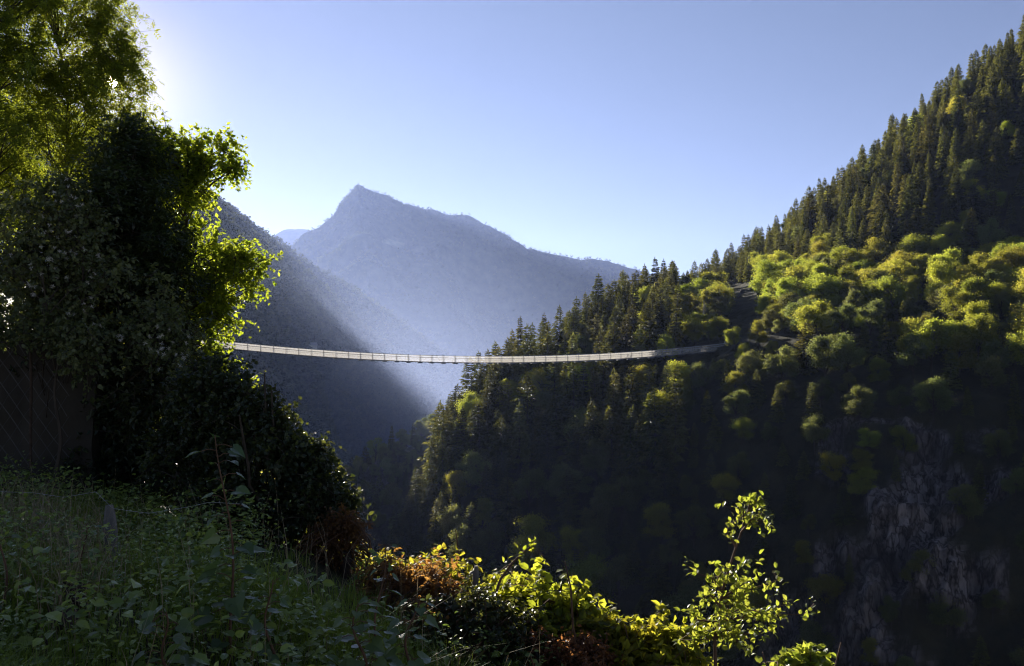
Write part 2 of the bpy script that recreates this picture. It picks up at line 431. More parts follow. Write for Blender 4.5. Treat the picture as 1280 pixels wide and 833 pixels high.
# ------------------------------------------------------------------ the wooded spur across the gorge
cols = [460, 500, 540, 600, 645, 690, 760, 845, 905, 960, 1050, 1150, 1280, 1440]
crest = [830, 700, 590, 508, 470, 444, 404, 374, 342, 308, 236, 150, 56, -50]
rows = [
    ([1100] * 14, [200, 200, 200, 196, 192, 187, 178, 168, 162, 156, 148, 140, 134, 128]),
    ([880, 840, 800, 770, 755, 745, 730, 715, 700, 690, 690, 680, 650, 640], [215, 216, 218, 218, 214, 210, 202, 192, 184, 176, 168, 160, 152, 146]),
    ([860, 780, 710, 665, 645, 625, 590, 555, 540, 530, 525, 520, 500, 490], [222, 228, 235, 238, 236, 234, 228, 218, 208, 200, 190, 182, 176, 170]),
    ([850, 745, 660, 595, 565, 540, 500, 455, 436, 430, 430, 430, 425, 425], [230, 240, 250, 258, 258, 258, 260, 256, 250, 238, 220, 212, 205, 200]),
    ([840, 720, 620, 545, 510, 485, 445, 405, 378, 368, 360, 352, 345, 340], [235, 250, 265, 280, 282, 286, 298, 315, 335, 325, 305, 292, 285, 280]),
    (crest, [240, 260, 280, 300, 305, 310, 330, 370, 450, 450, 430, 400, 370, 350]),
    ([c + 90 for c in crest], [300, 330, 350, 380, 390, 400, 420, 470, 560, 570, 560, 540, 520, 500]),
    ([c + 330 for c in crest], [400, 430, 450, 480, 490, 500, 520, 570, 660, 670, 660, 640, 620, 600]),
]
NU, NV = 520, 400
S = patch(cols, rows, NU, NV, 16)
n = grid_normals(S)
px, py = project(S)
rock = np.clip(1.15 - np.maximum(np.abs(px - 1140) / 105, np.abs(py - 680) / 135), 0, 1)
rock = np.clip((rock * 1.3 + 1.1 * fbm(S / 9.0, 4, 5) * (rock > 0) - .25) * 2.2, 0, 1)
rock2 = np.clip(1 - np.maximum(np.abs(px - 985) / 40, np.abs(py - 790) / 60), 0, 1)
rock = np.maximum(rock, np.clip(rock2 * 2, 0, 1))
ridged = 1 - np.abs(fbm(S * np.array([.11, .11, .035]), 4, 3))
rsoft = blur(rock, 16)
crag = np.floor(4 * fbm(S * np.array([.16, .16, .05]), 3, 61)) / 4 * 2.6 + .9 * fbm(S * np.array([.5, .5, .22]), 3, 62)
S = S + n * (fbm(S / 22.0, 4, 2)[..., None] * 2.2) - n * (((ridged - .6) * 7.0 + crag) * rsoft)[..., None]
spur = S
grid_mesh('hillside', S, M['hill'], rock, smooth=False)
RX, RY = project(S)

# points for trees
flat = S.reshape(-1, 3); fpx, fpy = RX.ravel(), RY.ravel(); frock = rock.ravel()
vidx = np.tile(np.arange(NV), NU)
vis = (vidx < NV * 5.25 / 7) & (fpx > 440) & (fpx < 1400) & (fpy > -40) & (fpy < 900)
crest_at = np.interp(fpx, cols, crest)
clear = ((np.abs(fpx - 928) < 27) & (fpy > 352) & (fpy < 434)) | (frock > .22)
cand = np.nonzero(vis & ~clear)[0]
upper = (fpx > 850) & (vidx > NV * 4.08 / 7)
dist = np.where(upper, 6.7, np.where(fpx < 850, 5.9, 6.2)) * np.where(fpy > 640, 1.08, 1)
kept = cand[scatter(flat[cand], dist[cand], R)]

def zone(x, y, up, cr):
    if up:
        if y < cr + 26: return 'on the skyline of the steep spruce slope', 'sky'
        if x > 1160: return 'high on the steep slope above the bright shelf', 'high'
        if x > 1000: return 'mid height on the dark slope above the shelf', 'mid'
        return 'low on the dark slope behind the birches', 'low'
    if x < 850:
        if y < cr + 20 and x > 600: return 'on the crest of the spur against the hazy mountain', 'crest'
        if y < 470: return 'on the spur just above the bridge deck', 'above'
        if y < 600: return 'on the sunlit flank below the bridge', 'flank'
        return 'deep in the shaded gorge below the spur', 'deep'
    if y < 402: return 'on the sunny shelf under the dark spruce slope', 'shelf'
    if y < 500: return 'on the slope just under the sunny shelf', 'under'
    if x > 1180: return 'in the shade beside the rock cliff', 'cliffside'
    return 'in the shade between bridge end and rock cliff', 'shade'

todo = []
for i in kept:
    x, y = fpx[i], fpy[i]; up = bool(upper[i]); cr = crest_at[i]
    where, z = zone(x, y, up, cr); u = R.uniform()
    if z in ('sky', 'high', 'mid', 'low'):
        key = 'spruce' if u < .84 else 'larch' if u < .91 else 'beech' if u < .97 else 'ash'
        if z in ('mid', 'high') and u > .985: key = 'ash'
        hgt = (R.uniform(9, 16) if z == 'sky' else R.uniform(9, 20)) if key not in ('beech', 'ash') else R.uniform(8, 12)
    elif z == 'crest':
        key = 'spruce'; hgt = R.uniform(13, 20)
    elif z in ('above', 'flank'):
        key = 'spruce' if u < .60 else 'larch' if u < .68 else 'beech' if u < .92 else 'ash'
        hgt = R.uniform(15, 22) if key in ('spruce', 'larch') else R.uniform(10, 15)
    elif z == 'deep':
        key = 'spruce' if (u < .62 or x < 560) else 'beech' if u < .74 else 'ash'; hgt = R.uniform(9, 16)
    elif z == 'shelf':
        key = 'beech' if u < .74 else 'ash' if u < .86 else 'birch' if u < .93 else 'larch' if u < .97 else 'spruce'; hgt = R.uniform(7, 15)
    elif z == 'under':
        key = 'beech' if u < .45 else 'ash' if u < .9 else 'larch' if u < .94 else 'spruce'; hgt = R.uniform(7, 14)
    else:
        key = 'ash' if u < .5 else 'beech' if (u < .7 and z == 'shade') else 'spruce'; hgt = R.uniform(5, 10)
    if 880 < x < 1000 and 410 < y < 480: hgt *= .62
    if 560 < x < 915:
        sb = (x - 236) / (908 - 236); by = 430 + 6.5 * sb + 4 * 21.0 * sb * (1 - sb) * (1 - .12 * sb); bY = 215 + 35 * sb * .88
        Y = flat[i][1]
        if Y < bY + 9 and y > by:
            lim = (y - by - (7 if x > 640 else 4)) / F * Y / 1.04
            if lim < hgt:
                hgt = lim
                if hgt < 2.2: continue
        elif Y < bY + 9: continue
    todo.append([key, i, hgt, where, z])

rest = {}; restn = 0
bykind = {}
for t in todo:
    bykind.setdefault(t[0], []).append(t)
for key, L in bykind.items():
    L.sort(key=lambda t: -(t[2] / flat[t[1]][1]) * (1.0 if (0 < fpx[t[1]] < 1290 and fpy[t[1]] < 850) else .05))
    cap = {'spruce': 285, 'beech': 230, 'ash': 200, 'larch': 60, 'birch': 60}.get(key, 100)
    for j, (k_, i, hgt, where, z) in enumerate(L):
        loc = flat[i] - [0, 0, .4]; var = int(R.integers(0, 6))
        if j >= cap:
            cg, tg, cm, tm, h = KINDS[key][var % len(KINDS[key])]
            rest.setdefault('spruce' if key in ('spruce', 'larch') else 'beech', Geo()).merge(cg, hgt / h, R.uniform(0, 6.28), loc, R.uniform(-.2, .2)); restn += 1
            continue
        kn = {'spruce': 'spruce', 'larch': 'feathery larch', 'beech': 'round leafy tree', 'ash': 'grey green leafy tree', 'birch': 'slender birch'}[key]
        size = 'tall' if hgt > (17.5 if key in ('spruce', 'larch') else 11.5) else 'small'
        tone = 'dark' if z in ('sky', 'high', 'mid', 'low', 'crest', 'deep', 'cliffside', 'shade') else 'sunlit'
        lab = f'{size} {tone} {kn} {where}'
        plant(key, var, loc, hgt, lab, f'{size} {kn} trees {where}'[:110], wide=R.uniform(.74, 1.25) if key == 'spruce' else R.uniform(.85, 1.2) if key in ('beech', 'ash') else 1.0)
for key, nm in (('spruce', 'spruce_wood'), ('beech', 'broadleaf_wood')):
    if key in rest: tag(put(nm, rest[key].mesh(nm, M[key])), kind='stuff')

def ground_at(x, y):
    return flat[np.argmin((fpx - x) ** 2 + (fpy - y) ** 2 + 1e9 * (~vis))]

for x, y, hgt, key, lab in [
    (647, 462, 16, 'spruce', 'lone dark spruce standing out at the tip of the spur above the bridge'),
    (1203, 338, 15, 'larch', 'feathery bright green larch at the top edge of the sunny shelf'),
    (1132, 318, 5.5, 'larch', 'tiny pale yellow conical tree alone in front of the dark spruces'),
    (985, 392, 14.5, 'beech', 'widest brightest yellow green tree beside the bare earth patch'),
    (1230, 376, 14, 'beech', 'bright yellow green tree under the steep slope near its dark edge'),
    (1078, 366, 12, 'ash', 'brownish round tree rising behind the bright shelf trees'),
    (878, 412, 14, 'birch', 'birch with two white stems beside the bare earth patch'),
    (900, 404, 13, 'birch', 'thin birch nearest the bare earth patch'),
    (858, 410, 13.5, 'birch', 'leafy birch farthest from the bare earth, next to dark spruces'),
    (1010, 384, 12, 'beech', 'bright round tree tucked behind the widest yellow green tree'),
]:
    plant(key, int(R.integers(0, 6)), ground_at(x, y) - [0, 0, .3], hgt, lab, wide=1.3 if 'widest' in lab else 1.0)

# bare earth and loose rocks by the bridge end
for k, (x, y, r) in enumerate([(940, 362, 1.3), (928, 366, .9), (948, 368, .8), (920, 371, 1.0)]):
    q = ground_at(x, y); th = np.linspace(0, np.pi, 7); ph = np.linspace(0, 2 * np.pi, 10, endpoint=False)
    T, PH = np.meshgrid(th, ph, indexing='ij')
    V = np.stack([np.sin(T) * np.cos(PH), np.sin(T) * np.sin(PH), np.cos(T) * .7], -1)
    V = V * (1 + .25 * fbm(V * 1.7 + k * 5, 2, 8))[..., None] * r
    g = Geo(); i = np.arange(6)[:, None] * 10; j = np.arange(10)[None]; jj = (j + 1) % 10
    g.add(V.reshape(-1, 3), np.stack([i + j, i + 10 + j, i + 10 + jj, i + jj], -1).reshape(-1, 4))
    tag(put('boulder', g.mesh('boulder', M['render' if 0 else 'concrete']), loc=tuple(q + [0, 0, .3])), 'grey boulder on the cleared ground behind the birches', 'boulder', 'boulders on the cleared ground')

# ------------------------------------------------------------------ far woods: one mass per slope
def puff(rng, n=46, conifer=False):
    g = Geo()
    if conifer:
        z = rng.uniform(.05, 1, n); a = rng.uniform(0, 6.28, n); rr = .30 * (1 - z) + .02
        p = np.c_[np.cos(a) * rr * .7, np.sin(a) * rr * .7, z * .96]
        ax = np.c_[np.cos(a), np.sin(a), -.7 * np.ones(n)]
        leaves(g, p, ax, np.c_[np.cos(a) * .5, np.sin(a) * .5, np.ones(n)], .30 * (1.15 - z), .22 * (1.1 - z) + .03, np.clip(rng.normal(.35, .2, n), 0, 1))
    else:
        q = rdir(n, rng); q[:, 2] = np.abs(q[:, 2]) * 1.2 - .3; q = norm(q)
        lob = rng.normal(0, .16, (4, 3)) + [0, 0, .5]
        p = lob[rng.integers(0, 4, n)] + q * np.array([.34, .34, .36]) * rng.uniform(.75, 1.1, n)[:, None]
        leaves(g, p, rdir(n, rng), q + rng.normal(0, .45, (n, 3)), .34 * rng.uniform(.7, 1.3, n), .30, np.clip(rng.normal(.5, .22, n), 0, 1))
    return g
PUFF = [puff(R) for _ in range(5)] + [puff(R, 40, True) for _ in range(3)]
PUFF_LO = [puff(R, 16) for _ in range(4)] + [puff(R, 14, True) for _ in range(2)]

def wood(name, pts, h0, h1, tpl, conifer_share, rng, mat='far'):
    V, FC, T = [], [], []; n0 = 0
    which = np.where(rng.uniform(size=len(pts)) < conifer_share, rng.integers(len(tpl) - (3 if tpl is PUFF else 2), len(tpl), len(pts)), rng.integers(0, len(tpl) - (3 if tpl is PUFF else 2), len(pts)))
    g = Geo()
    for k, t in enumerate(tpl):
        q = pts[which == k]; m_ = len(q)
        if not m_: continue
        v = np.concatenate(t.v); f = np.concatenate(t.f); tt = np.concatenate(t.t)
        s = rng.uniform(h0, h1, m_) * np.clip(q[:, 1] / np.percentile(pts[:, 1], 80), .5, 1); a = rng.uniform(0, 6.28, m_); c, sn = np.cos(a), np.sin(a)
        X = v[None, :, 0] * c[:, None] - v[None, :, 1] * sn[:, None]; Y = v[None, :, 0] * sn[:, None] + v[None, :, 1] * c[:, None]
        W = rng.uniform(.8, 1.3, m_)
        VV = np.stack([X * (s * W)[:, None], Y * (s * W)[:, None], np.broadcast_to(v[None, :, 2], X.shape) * s[:, None]], -1) + q[:, None]
        FF = (np.arange(m_) * len(v))[:, None, None] + f[None]
        TT = np.clip(tt[None] + (rng.normal(0, .2, m_) + .5 * fbm(q / (h1 * 7.0), 3, 19))[:, None], 0, 1)
        g.add(VV.reshape(-1, 3), FF.reshape(-1, 4), TT.ravel())
    return tag(put(name, g.mesh(name, M[mat])), kind='stuff')

def slope(name, cols, rows, nu, nv, amp, scl, spacing, h0, h1, tpl, con, pxr, pyr, gul=(0, 1), crag=0.0, cr_row=4, meadow=None, nblur=5, seed=1, vmax=None):
    S = patch(cols, rows, nu, nv, nblur); n = grid_normals(S)
    vv = np.linspace(0, len(rows) - 1, nv)[None]; w = np.clip(np.abs(cr_row - vv) / .7, 0, 1) ** 1.3
    S = S + n * (fbm(S / scl, 5, seed) * amp * (.22 + .78 * w))[..., None]; w = w * (vv < cr_row)
    S = S - n * (np.abs(fbm(S / gul[1], 3, seed + 5)) * gul[0] * w)[..., None] + n * (fbm(S / (scl * .22), 4, seed + 9) * amp * crag)[..., None]
    px, py = project(S)
    tint = np.zeros(px.shape)
    if meadow is not None:
        for (mx, my, rx, ry) in meadow:
            tint = np.maximum(tint, np.clip(1.0 - 1.1 * (((px - mx) / rx) ** 2 + ((py - my) / ry) ** 2) + 1.5 * fbm(S / (scl * .25), 4, 4), 0, 1) * ((np.abs(px - mx) < 1.7 * rx) & (np.abs(py - my) < 1.9 * ry)))
    grid_mesh(name, S, M['far_ground'], tint)
    v = np.broadcast_to(np.arange(nv)[None], px.shape)
    ok = (px > pxr[0]) & (px < pxr[1]) & (py > pyr[0]) & (py < pyr[1]) & (tint < .3) & (v < nv * (len(rows) - 1.6) / (len(rows) - 1))
    pts = S[ok]
    # jitter between the survey points so that the trees do not stand in rows
    pts = pts + R.normal(0, spacing * .12, pts.shape) * [1, 1, 0]
    k = scatter(pts, spacing * np.clip(pts[:, 1] / np.percentile(pts[:, 1], 80), .5, 1), R)
    wood(name.replace('slope', 'wood').replace('mountain', 'mountain_wood').replace('ridge', 'ridge_wood') if True else name, pts[k] - [0, 0, h0 * .08], h0, h1, tpl, con, R)
    return S

# left valley side
rc = [-300, -100, 60, 140, 230, 275, 330, 385, 440, 500, 560, 620, 680]
ca = [0, 60, 118, 160, 224, 256, 300, 347, 400, 448, 488, 520, 545]
ridge_a = [
    ([760] * 13, [520, 520, 520, 520, 520, 520, 530, 560, 600, 640, 660, 680, 700]),
    ([600, 600, 600, 600, 600, 600, 600, 605, 615, 620, 630, 640, 650], [610, 610, 605, 600, 600, 600, 610, 690, 800, 890, 930, 950, 970]),
    ([430, 440, 450, 460, 470, 475, 480, 490, 505, 530, 550, 570, 590], [720, 710, 700, 690, 680, 680, 700, 860, 1100, 1230, 1300, 1320, 1340]),
    ([40, 90, 142, 182, 234, 271, 322, 398, 455, 488, 518, 545, 570], [1000, 950, 900, 850, 800, 800, 830, 1150, 1600, 1650, 1650, 1650, 1650]),  # shoulder pulled nearer on the left, shaped to throw shade on the gorge spur
    (ca, [2200, 2200, 2200, 2200, 2200, 2200, 2200, 2180, 2150, 2120, 2100, 2080, 2060]),
    ([c + 60 for c in ca], [2480] * 13),
    ([c + 200 for c in ca], [2700] * 13),
]
SA = slope('ridge', rc, ridge_a, 330, 330, 15, 210, 9.6, 13, 20, PUFF, .18, (225, 620), (225, 640), seed=21, gul=(90, 420), cr_row=4)
cb = [330, 275, 272, 295, 314, 334, 358, 400, 446, 470, 490, 515]
ridge_b = [
    ([620] * 12, [1850] * 12),
    ([330, 360, 390, 400, 410, 420, 440, 462, 480, 498, 520, 540], [2250] * 12),
    (cb, [3000, 3000, 3000, 3000, 3000, 3000, 3000, 2980, 2950, 2920, 2900, 2880]),
    ([c + 60 for c in cb], [3300] * 12),
    ([c + 200 for c in cb], [3600] * 12),
]
slope('far_ridge', [200, 260, 300, 340, 365, 395, 440, 500, 560, 620, 680, 760], ridge_b, 240, 180, 18, 260, 16.0, 14, 20, PUFF_LO, .3, (290, 640), (290, 520), seed=33, gul=(110, 600), cr_row=2)

mc = [300, 345, 372, 398, 420, 434, 446, 460, 478, 505, 545, 585, 622, 660, 700, 742, 780, 830, 920, 1050, 1200]
mt = [345, 316, 298, 285, 261, 242, 226, 235, 241, 253, 262, 273, 291, 313, 319, 325, 333, 348, 375, 410, 440]
mount = [
    ([560] * 21, [1700] * 21),
    ([470] * 21, [2000] * 21),
    ([430, 420, 415, 412, 410, 408, 405, 402, 400, 400, 402, 406, 412, 418, 424, 430, 436, 440, 450, 455, 460], [2350, 2350, 2330, 2310, 2280, 2250, 2220, 2200, 2220, 2260, 2300, 2350, 2400, 2420, 2430, 2440, 2450, 2450, 2450, 2450, 2450]),
    ([390, 370, 356, 348, 338, 330, 322, 318, 320, 326, 332, 342, 352, 364, 372, 380, 386, 394, 412, 430, 450], [2700, 2700, 2660, 2600, 2540, 2480, 2450, 2430, 2480, 2560, 2650, 2700, 2720, 2740, 2750, 2760, 2760, 2760, 2760, 2760, 2760]),
    (mt, [3200, 3200, 3180, 3150, 3120, 3100, 3090, 3100, 3120, 3150, 3180, 3200, 3200, 3200, 3200, 3200, 3200, 3200, 3200, 3200, 3200]),
    ([c + 70 for c in mt], [3700] * 21),
    ([c + 160 for c in mt], [4200] * 21),
]
mount = [(a, [1.8 * y for y in b]) for a, b in mount]
slope('mountain', mc, mount, 340, 220, 42, 650, 24, 14, 20, PUFF_LO, .35, (330, 800), (228, 470), meadow=[(490, 305, 17, 5), (520, 312, 9, 3)], nblur=2, seed=44, gul=(330, 1300), crag=.42, cr_row=4)
far = [
    ([420] * 9, [4300] * 9), ([350] * 9, [4700] * 9),
    ([320, 305, 292, 285, 283, 286, 296, 310, 330], [5400] * 9), ([400] * 9, [6000] * 9),
]
far = [(a, [1.7 * y for y in b]) for a, b in far]
S = patch([280, 320, 345, 358, 372, 388, 410, 450, 520], far, 120, 60, 2)
S = S + grid_normals(S) * (fbm(S / 300, 5, 9) * 26)[..., None]
grid_mesh('far_hill', S, M['far_ground'])

# dark rocky spur behind the flank's foot
sc_ = [330, 380, 420, 470, 520, 560, 600, 650, 700]
cs = [690, 650, 612, 578, 548, 530, 520, 520, 525]
sp = [([900] * 9, [300] * 9), ([760] * 9, [330, 330, 335, 340, 345, 350, 350, 350, 350]), ([700, 680, 660, 650, 640, 630, 620, 620, 620], [360] * 9), (cs, [420] * 9), ([c + 40 for c in cs], [520] * 9), ([c + 200 for c in cs], [600] * 9)]
S = patch(sc_, sp, 140, 120, 4); S = S + grid_normals(S) * (fbm(S / 20, 4, 77) * 3.2)[..., None]
px, py = project(S)
rk = np.clip(fbm(S * [.06, .06, .03], 4, 12) * 2.2 - .25, 0, .35)  # pale rock held back, so the spur's shade is partly in its colour
grid_mesh('gorge_side', S, M['hill'], rk)
ok = (px > 405) & (px < 620) & (py < 760) & (np.broadcast_to(np.arange(120)[None], px.shape) < 120 * 3.4 / 5) & (rk < .5)
pts = S[ok]; k = scatter(pts, np.full(len(pts), 6.6), R)
for j in k[:150]:
    key = 'spruce' if R.uniform() < .4 else 'ash'
    plant(key, int(R.integers(0, 6)), pts[j] - [0, 0, .4], R.uniform(8, 13), f'dark {"spruce" if key == "spruce" else "leafy tree"} on the shaded rocky spur beyond the bushes', f'{key} trees on the shaded rocky spur')

# valley floor far below, and the river in it
g = Geo(); g.add([[-9000, -250, -175], [9000, -250, -175], [9000, 10900, -175], [-9000, 10900, -175]], [[0, 1, 2, 3]])
tag(put('valley_floor', g.mesh('valley_floor', M['far_ground'])), kind='structure')

# ------------------------------------------------------------------ near bank: the meadow the camera stands on and the left gorge side
EY = [-60, -5, 7, 8.5, 10.5, 14, 30, 75, 215, 420]
EX = [30, 14, 3.4, 1.0, -1.5, -4.6, -14, -36, -76, -150]
def near_z(x, y, nz=True):
    ex = np.interp(y, EY, EX)
    d = (x - ex) * .8
    top = -1.60 - .055 * np.clip(y - 3, 0, 9) - .44 * np.clip(x + 2.1, 0, 9)
    top = top + .045 * np.clip(-x - 1.0, 0, 4)
    top = top + np.interp(y, [14, 40, 215, 420], [0, .4, 8, 20]) + .32 * np.clip(-(x - ex) - 3, 0, 200) * np.clip((y - 9) / 8, 0, 1)
    z = top - (1.25 + .75 * np.clip((y - 10) / 15, 0, 1)) * (np.log1p(np.exp(np.clip(d * 1.6, -30, 30))) / 1.6 + np.clip(d - 18, 0, 400))
    if nz:
        p = np.stack([x, y, np.zeros_like(x)], -1)
        z = z + .07 * fbm(p / 1.3, 3, 3) + .5 * fbm(p / 14, 3, 6) * np.clip((y - 12) / 20, 0, 1)
    return np.maximum(z, -150)
yy = np.concatenate([np.linspace(-30, 2, 16), np.linspace(2.2, 16, 90), np.linspace(16.5, 60, 60), np.linspace(62, 400, 80)])
tt = np.concatenate([np.linspace(-1, -.2, 40) , np.linspace(-.19, .3, 110), np.linspace(.32, 1, 40)])
Yg = np.broadcast_to(yy[None], (len(tt), len(yy)))
spread = 26 + 90 * np.clip((yy - 10) / 200, 0, 1)
Xg = np.interp(yy, EY, EX)[None] - 1.5 + tt[:, None] * spread[None]
Sn = np.stack([Xg, Yg, near_z(Xg, Yg)], -1)
grid_mesh('ground', Sn, M['soil'], np.clip(fbm(Sn / .8, 3, 31) * .6, 0, 1))
def nz1(x, y): return float(near_z(np.array([float(x)]), np.array([float(y)]))[0])

BL = P(236, 430, 215); BR = P(908, 436.5, 250)
# wood on the left gorge side (hidden for the most part by the near trees)
ok = (Yg > 45) & (Xg < np.interp(yy, EY, EX)[None] + 60) & (Xg > -190)
pts = Sn[ok]; pts = pts[scatter(pts, np.full(len(pts), 7.0), R)]
qx, qy = project(pts); pts = pts[(qx > 40) & (qx < 232) & (pts[:, 1] > 70) & ~((np.abs(qx - 235) < 60) & (qy < 470) & (pts[:, 1] < 225))]
wood('bank_wood', pts - [0, 0, .5], 5, 8, PUFF, .15, R)
ok = (Yg > 26) & (Yg < 260) & (Xg < np.interp(yy, EY, EX)[None] + 48) & (Xg > np.interp(yy, EY, EX)[None] - 14)
pts = Sn[ok]; pts = pts[scatter(pts, np.full(len(pts), 6.0), R)]
nb = 0
for q in pts:
    hgt = R.uniform(5, 9); x, y = project(q + [0, 0, hgt]); x1, y1 = project(q)
    sil = np.interp(x, [0, 225, 260, 300, 340, 400, 440, 470], [150, 440, 490, 545, 585, 640, 700, 730])
    if not (150 < x < 500) or y < sil + 8 or nb >= 110: continue
    if abs((q[0] - BL[0]) * .25 - (q[1] - BL[1])) < 9 and q[0] > BL[0] - 6: continue
    key = 'ash' if R.uniform() < .6 else 'beech'; nb += 1
    plant(key, int(R.integers(0, 6)), q - [0, 0, .3], hgt, f'{"grey green" if key == "ash" else "yellow green"} tree on the near gorge side under the bridge start', f'{key} trees on the near gorge side', wide=1.25)

# ------------------------------------------------------------------ the suspension footbridge
def deck_pt(s, side=0.0, up=0.0):
    s = np.asarray(s, float)
    p = BL + (BR - BL) * s[..., None]
    p[..., 2] -= 4 * 4.15 * s * (1 - s)
    dirx = norm(np.array([BR[0] - BL[0], BR[1] - BL[1], 0])); nrm = np.array([-dirx[1], dirx[0], 0])
    return p + nrm * side + np.array([0, 0, up])
br = thing('suspension_bridge', 'long thin suspension footbridge with wire netting sides sagging across the gorge', 'bridge')
s = np.linspace(0, 1, 95)
g = Geo()
for k in range(470):                                            # the planks of the deck
    a, b = (k + .08) / 470, (k + .92) / 470
    c = [deck_pt(np.array(a), -.55), deck_pt(np.array(b), -.55), deck_pt(np.array(b), .55), deck_pt(np.array(a), .55)]
    c = np.array(c + [q - [0, 0, .09] for q in c])
    g.add(c, [[0, 1, 2, 3], [7, 6, 5, 4], [0, 4, 5, 1], [1, 5, 6, 2], [2, 6, 7, 3], [3, 7, 4, 0]])
put('deck', g.mesh('deck', M['plank']), br)
for sd_ in (-1, 1):
    g = Geo(); lo = deck_pt(s, sd_ * .66, .02); hi = deck_pt(s, sd_ * .82, 1.55); i = np.arange(94)
    g.add(np.concatenate([lo, hi]), np.stack([i, i + 1, i + 96, i + 95], -1)); put('netting', g.mesh('netting', M['net']), br)
    g = Geo(); tube(g, deck_pt(s, sd_ * .84, 1.60), .06, 6); put('main_cable', g.mesh('main_cable', M['steel'], True), br)
    g = Geo(); tube(g, deck_pt(s, sd_ * .72, -.16), .085, 6); put('deck_cable', g.mesh('deck_cable', M['darksteel'], True), br)
    g = Geo(); tube(g, deck_pt(s, sd_ * .76, 1.05), .035, 5); put('handrail_cable', g.mesh('handrail_cable', M['steel'], True), br)
    for k in range(47):
        g = Geo(); a = np.array((k + .5) / 47); tube(g, [deck_pt(a, sd_ * .70, -.2), deck_pt(a, sd_ * .86, 1.75)], .065, 5); put('post', g.mesh('post', M['darksteel']), br)
for k in range(47):
    a0, a1 = np.array((k + .5) / 47 - .0035), np.array((k + .5) / 47 + .0035)
    g = Geo(); c = [deck_pt(a0, -1.25, -.26), deck_pt(a1, -1.25, -.26), deck_pt(a1, 1.25, -.26), deck_pt(a0, 1.25, -.26)]
    c = np.array(c + [q - [0, 0, .2] for q in c]); g.add(c, [[0, 1, 2, 3], [7, 6, 5, 4], [0, 4, 5, 1], [1, 5, 6, 2], [2, 6, 7, 3], [3, 7, 4, 0]])
    put('crossbeam', g.mesh('crossbeam', M['darksteel']), br)
for e, sgn in ((BL, -1), (BR, 1)):
    g = Geo(); dx = norm(BR - BL) * sgn
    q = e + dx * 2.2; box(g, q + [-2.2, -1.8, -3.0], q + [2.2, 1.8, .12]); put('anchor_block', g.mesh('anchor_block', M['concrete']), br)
    for sd_ in (-1, 1):
        g = Geo(); a = np.array(0.0 if sgn < 0 else 1.0); tube(g, [deck_pt(a, sd_ * .86, -1.5), deck_pt(a, sd_ * .86, 2.3)], .13, 8); put('anchor_post', g.mesh('anchor_post', M['steel']), br)

# small houses on the wooded slope beyond the bridge
for x, y, Y, w, lab in [(388, 437, 640, 8, 'small grey roofed house on the wooded slope just above the bridge deck'),
                        (452, 441, 650, 7, 'tiny pale hut among trees beyond the bridge, second along the deck'),
                        (512, 449, 1030, 6.5, 'tiny white house farthest down the hazy valley above the bridge')]:
    ax_, ay_ = project(SA); q = SA.reshape(-1, 3)[np.argmin(((ax_ - x) ** 2 + (ay_ - y) ** 2).ravel())]; w *= 1.9; hs = thing('house', lab, 'house', tuple(q), .5)
    g = Geo(); box(g, [-w / 2, -w * .36, -2.5], [w / 2, w * .36, w * .36]); put('wall', g.mesh('wall', M['render']), hs)
    g = Geo(); a, b, z0, z1 = w * .56, w * .43, w * .36 + .01, w * .62
    g.add([[-a, -b, z0], [a, -b, z0], [a, 0, z1], [-a, 0, z1], [a, b, z0], [-a, b, z0]], [[0, 1, 2, 3], [3, 2, 4, 5], [0, 5, 4, 1]]); g.add([[-a, -b, z0], [-a, 0, z1], [-a, b, z0], [a, -b, z0], [a, b, z0], [a, 0, z1]], [[0, 1, 2], [3, 4, 5]])
    put('roof', g.mesh('roof', M['roof']), hs)
    for k in (-1, 1):
        g = Geo(); box(g, [k * w * .25 - .5, -w * .36 - .06, .5], [k * w * .25 + .5, -w * .36 + .02, 1.8]); put('window', g.mesh('window', M['glass']), hs)

# ------------------------------------------------------------------ near trees and bushes
GAP = None
def sun_gap(pos, r=.085, lo=0):
    """the small opening in the crown where the sun looks through"""
    t = pos @ SUN
    return np.linalg.norm(pos - t[:, None] * SUN, axis=1) > r * np.maximum(t, 1) / 17

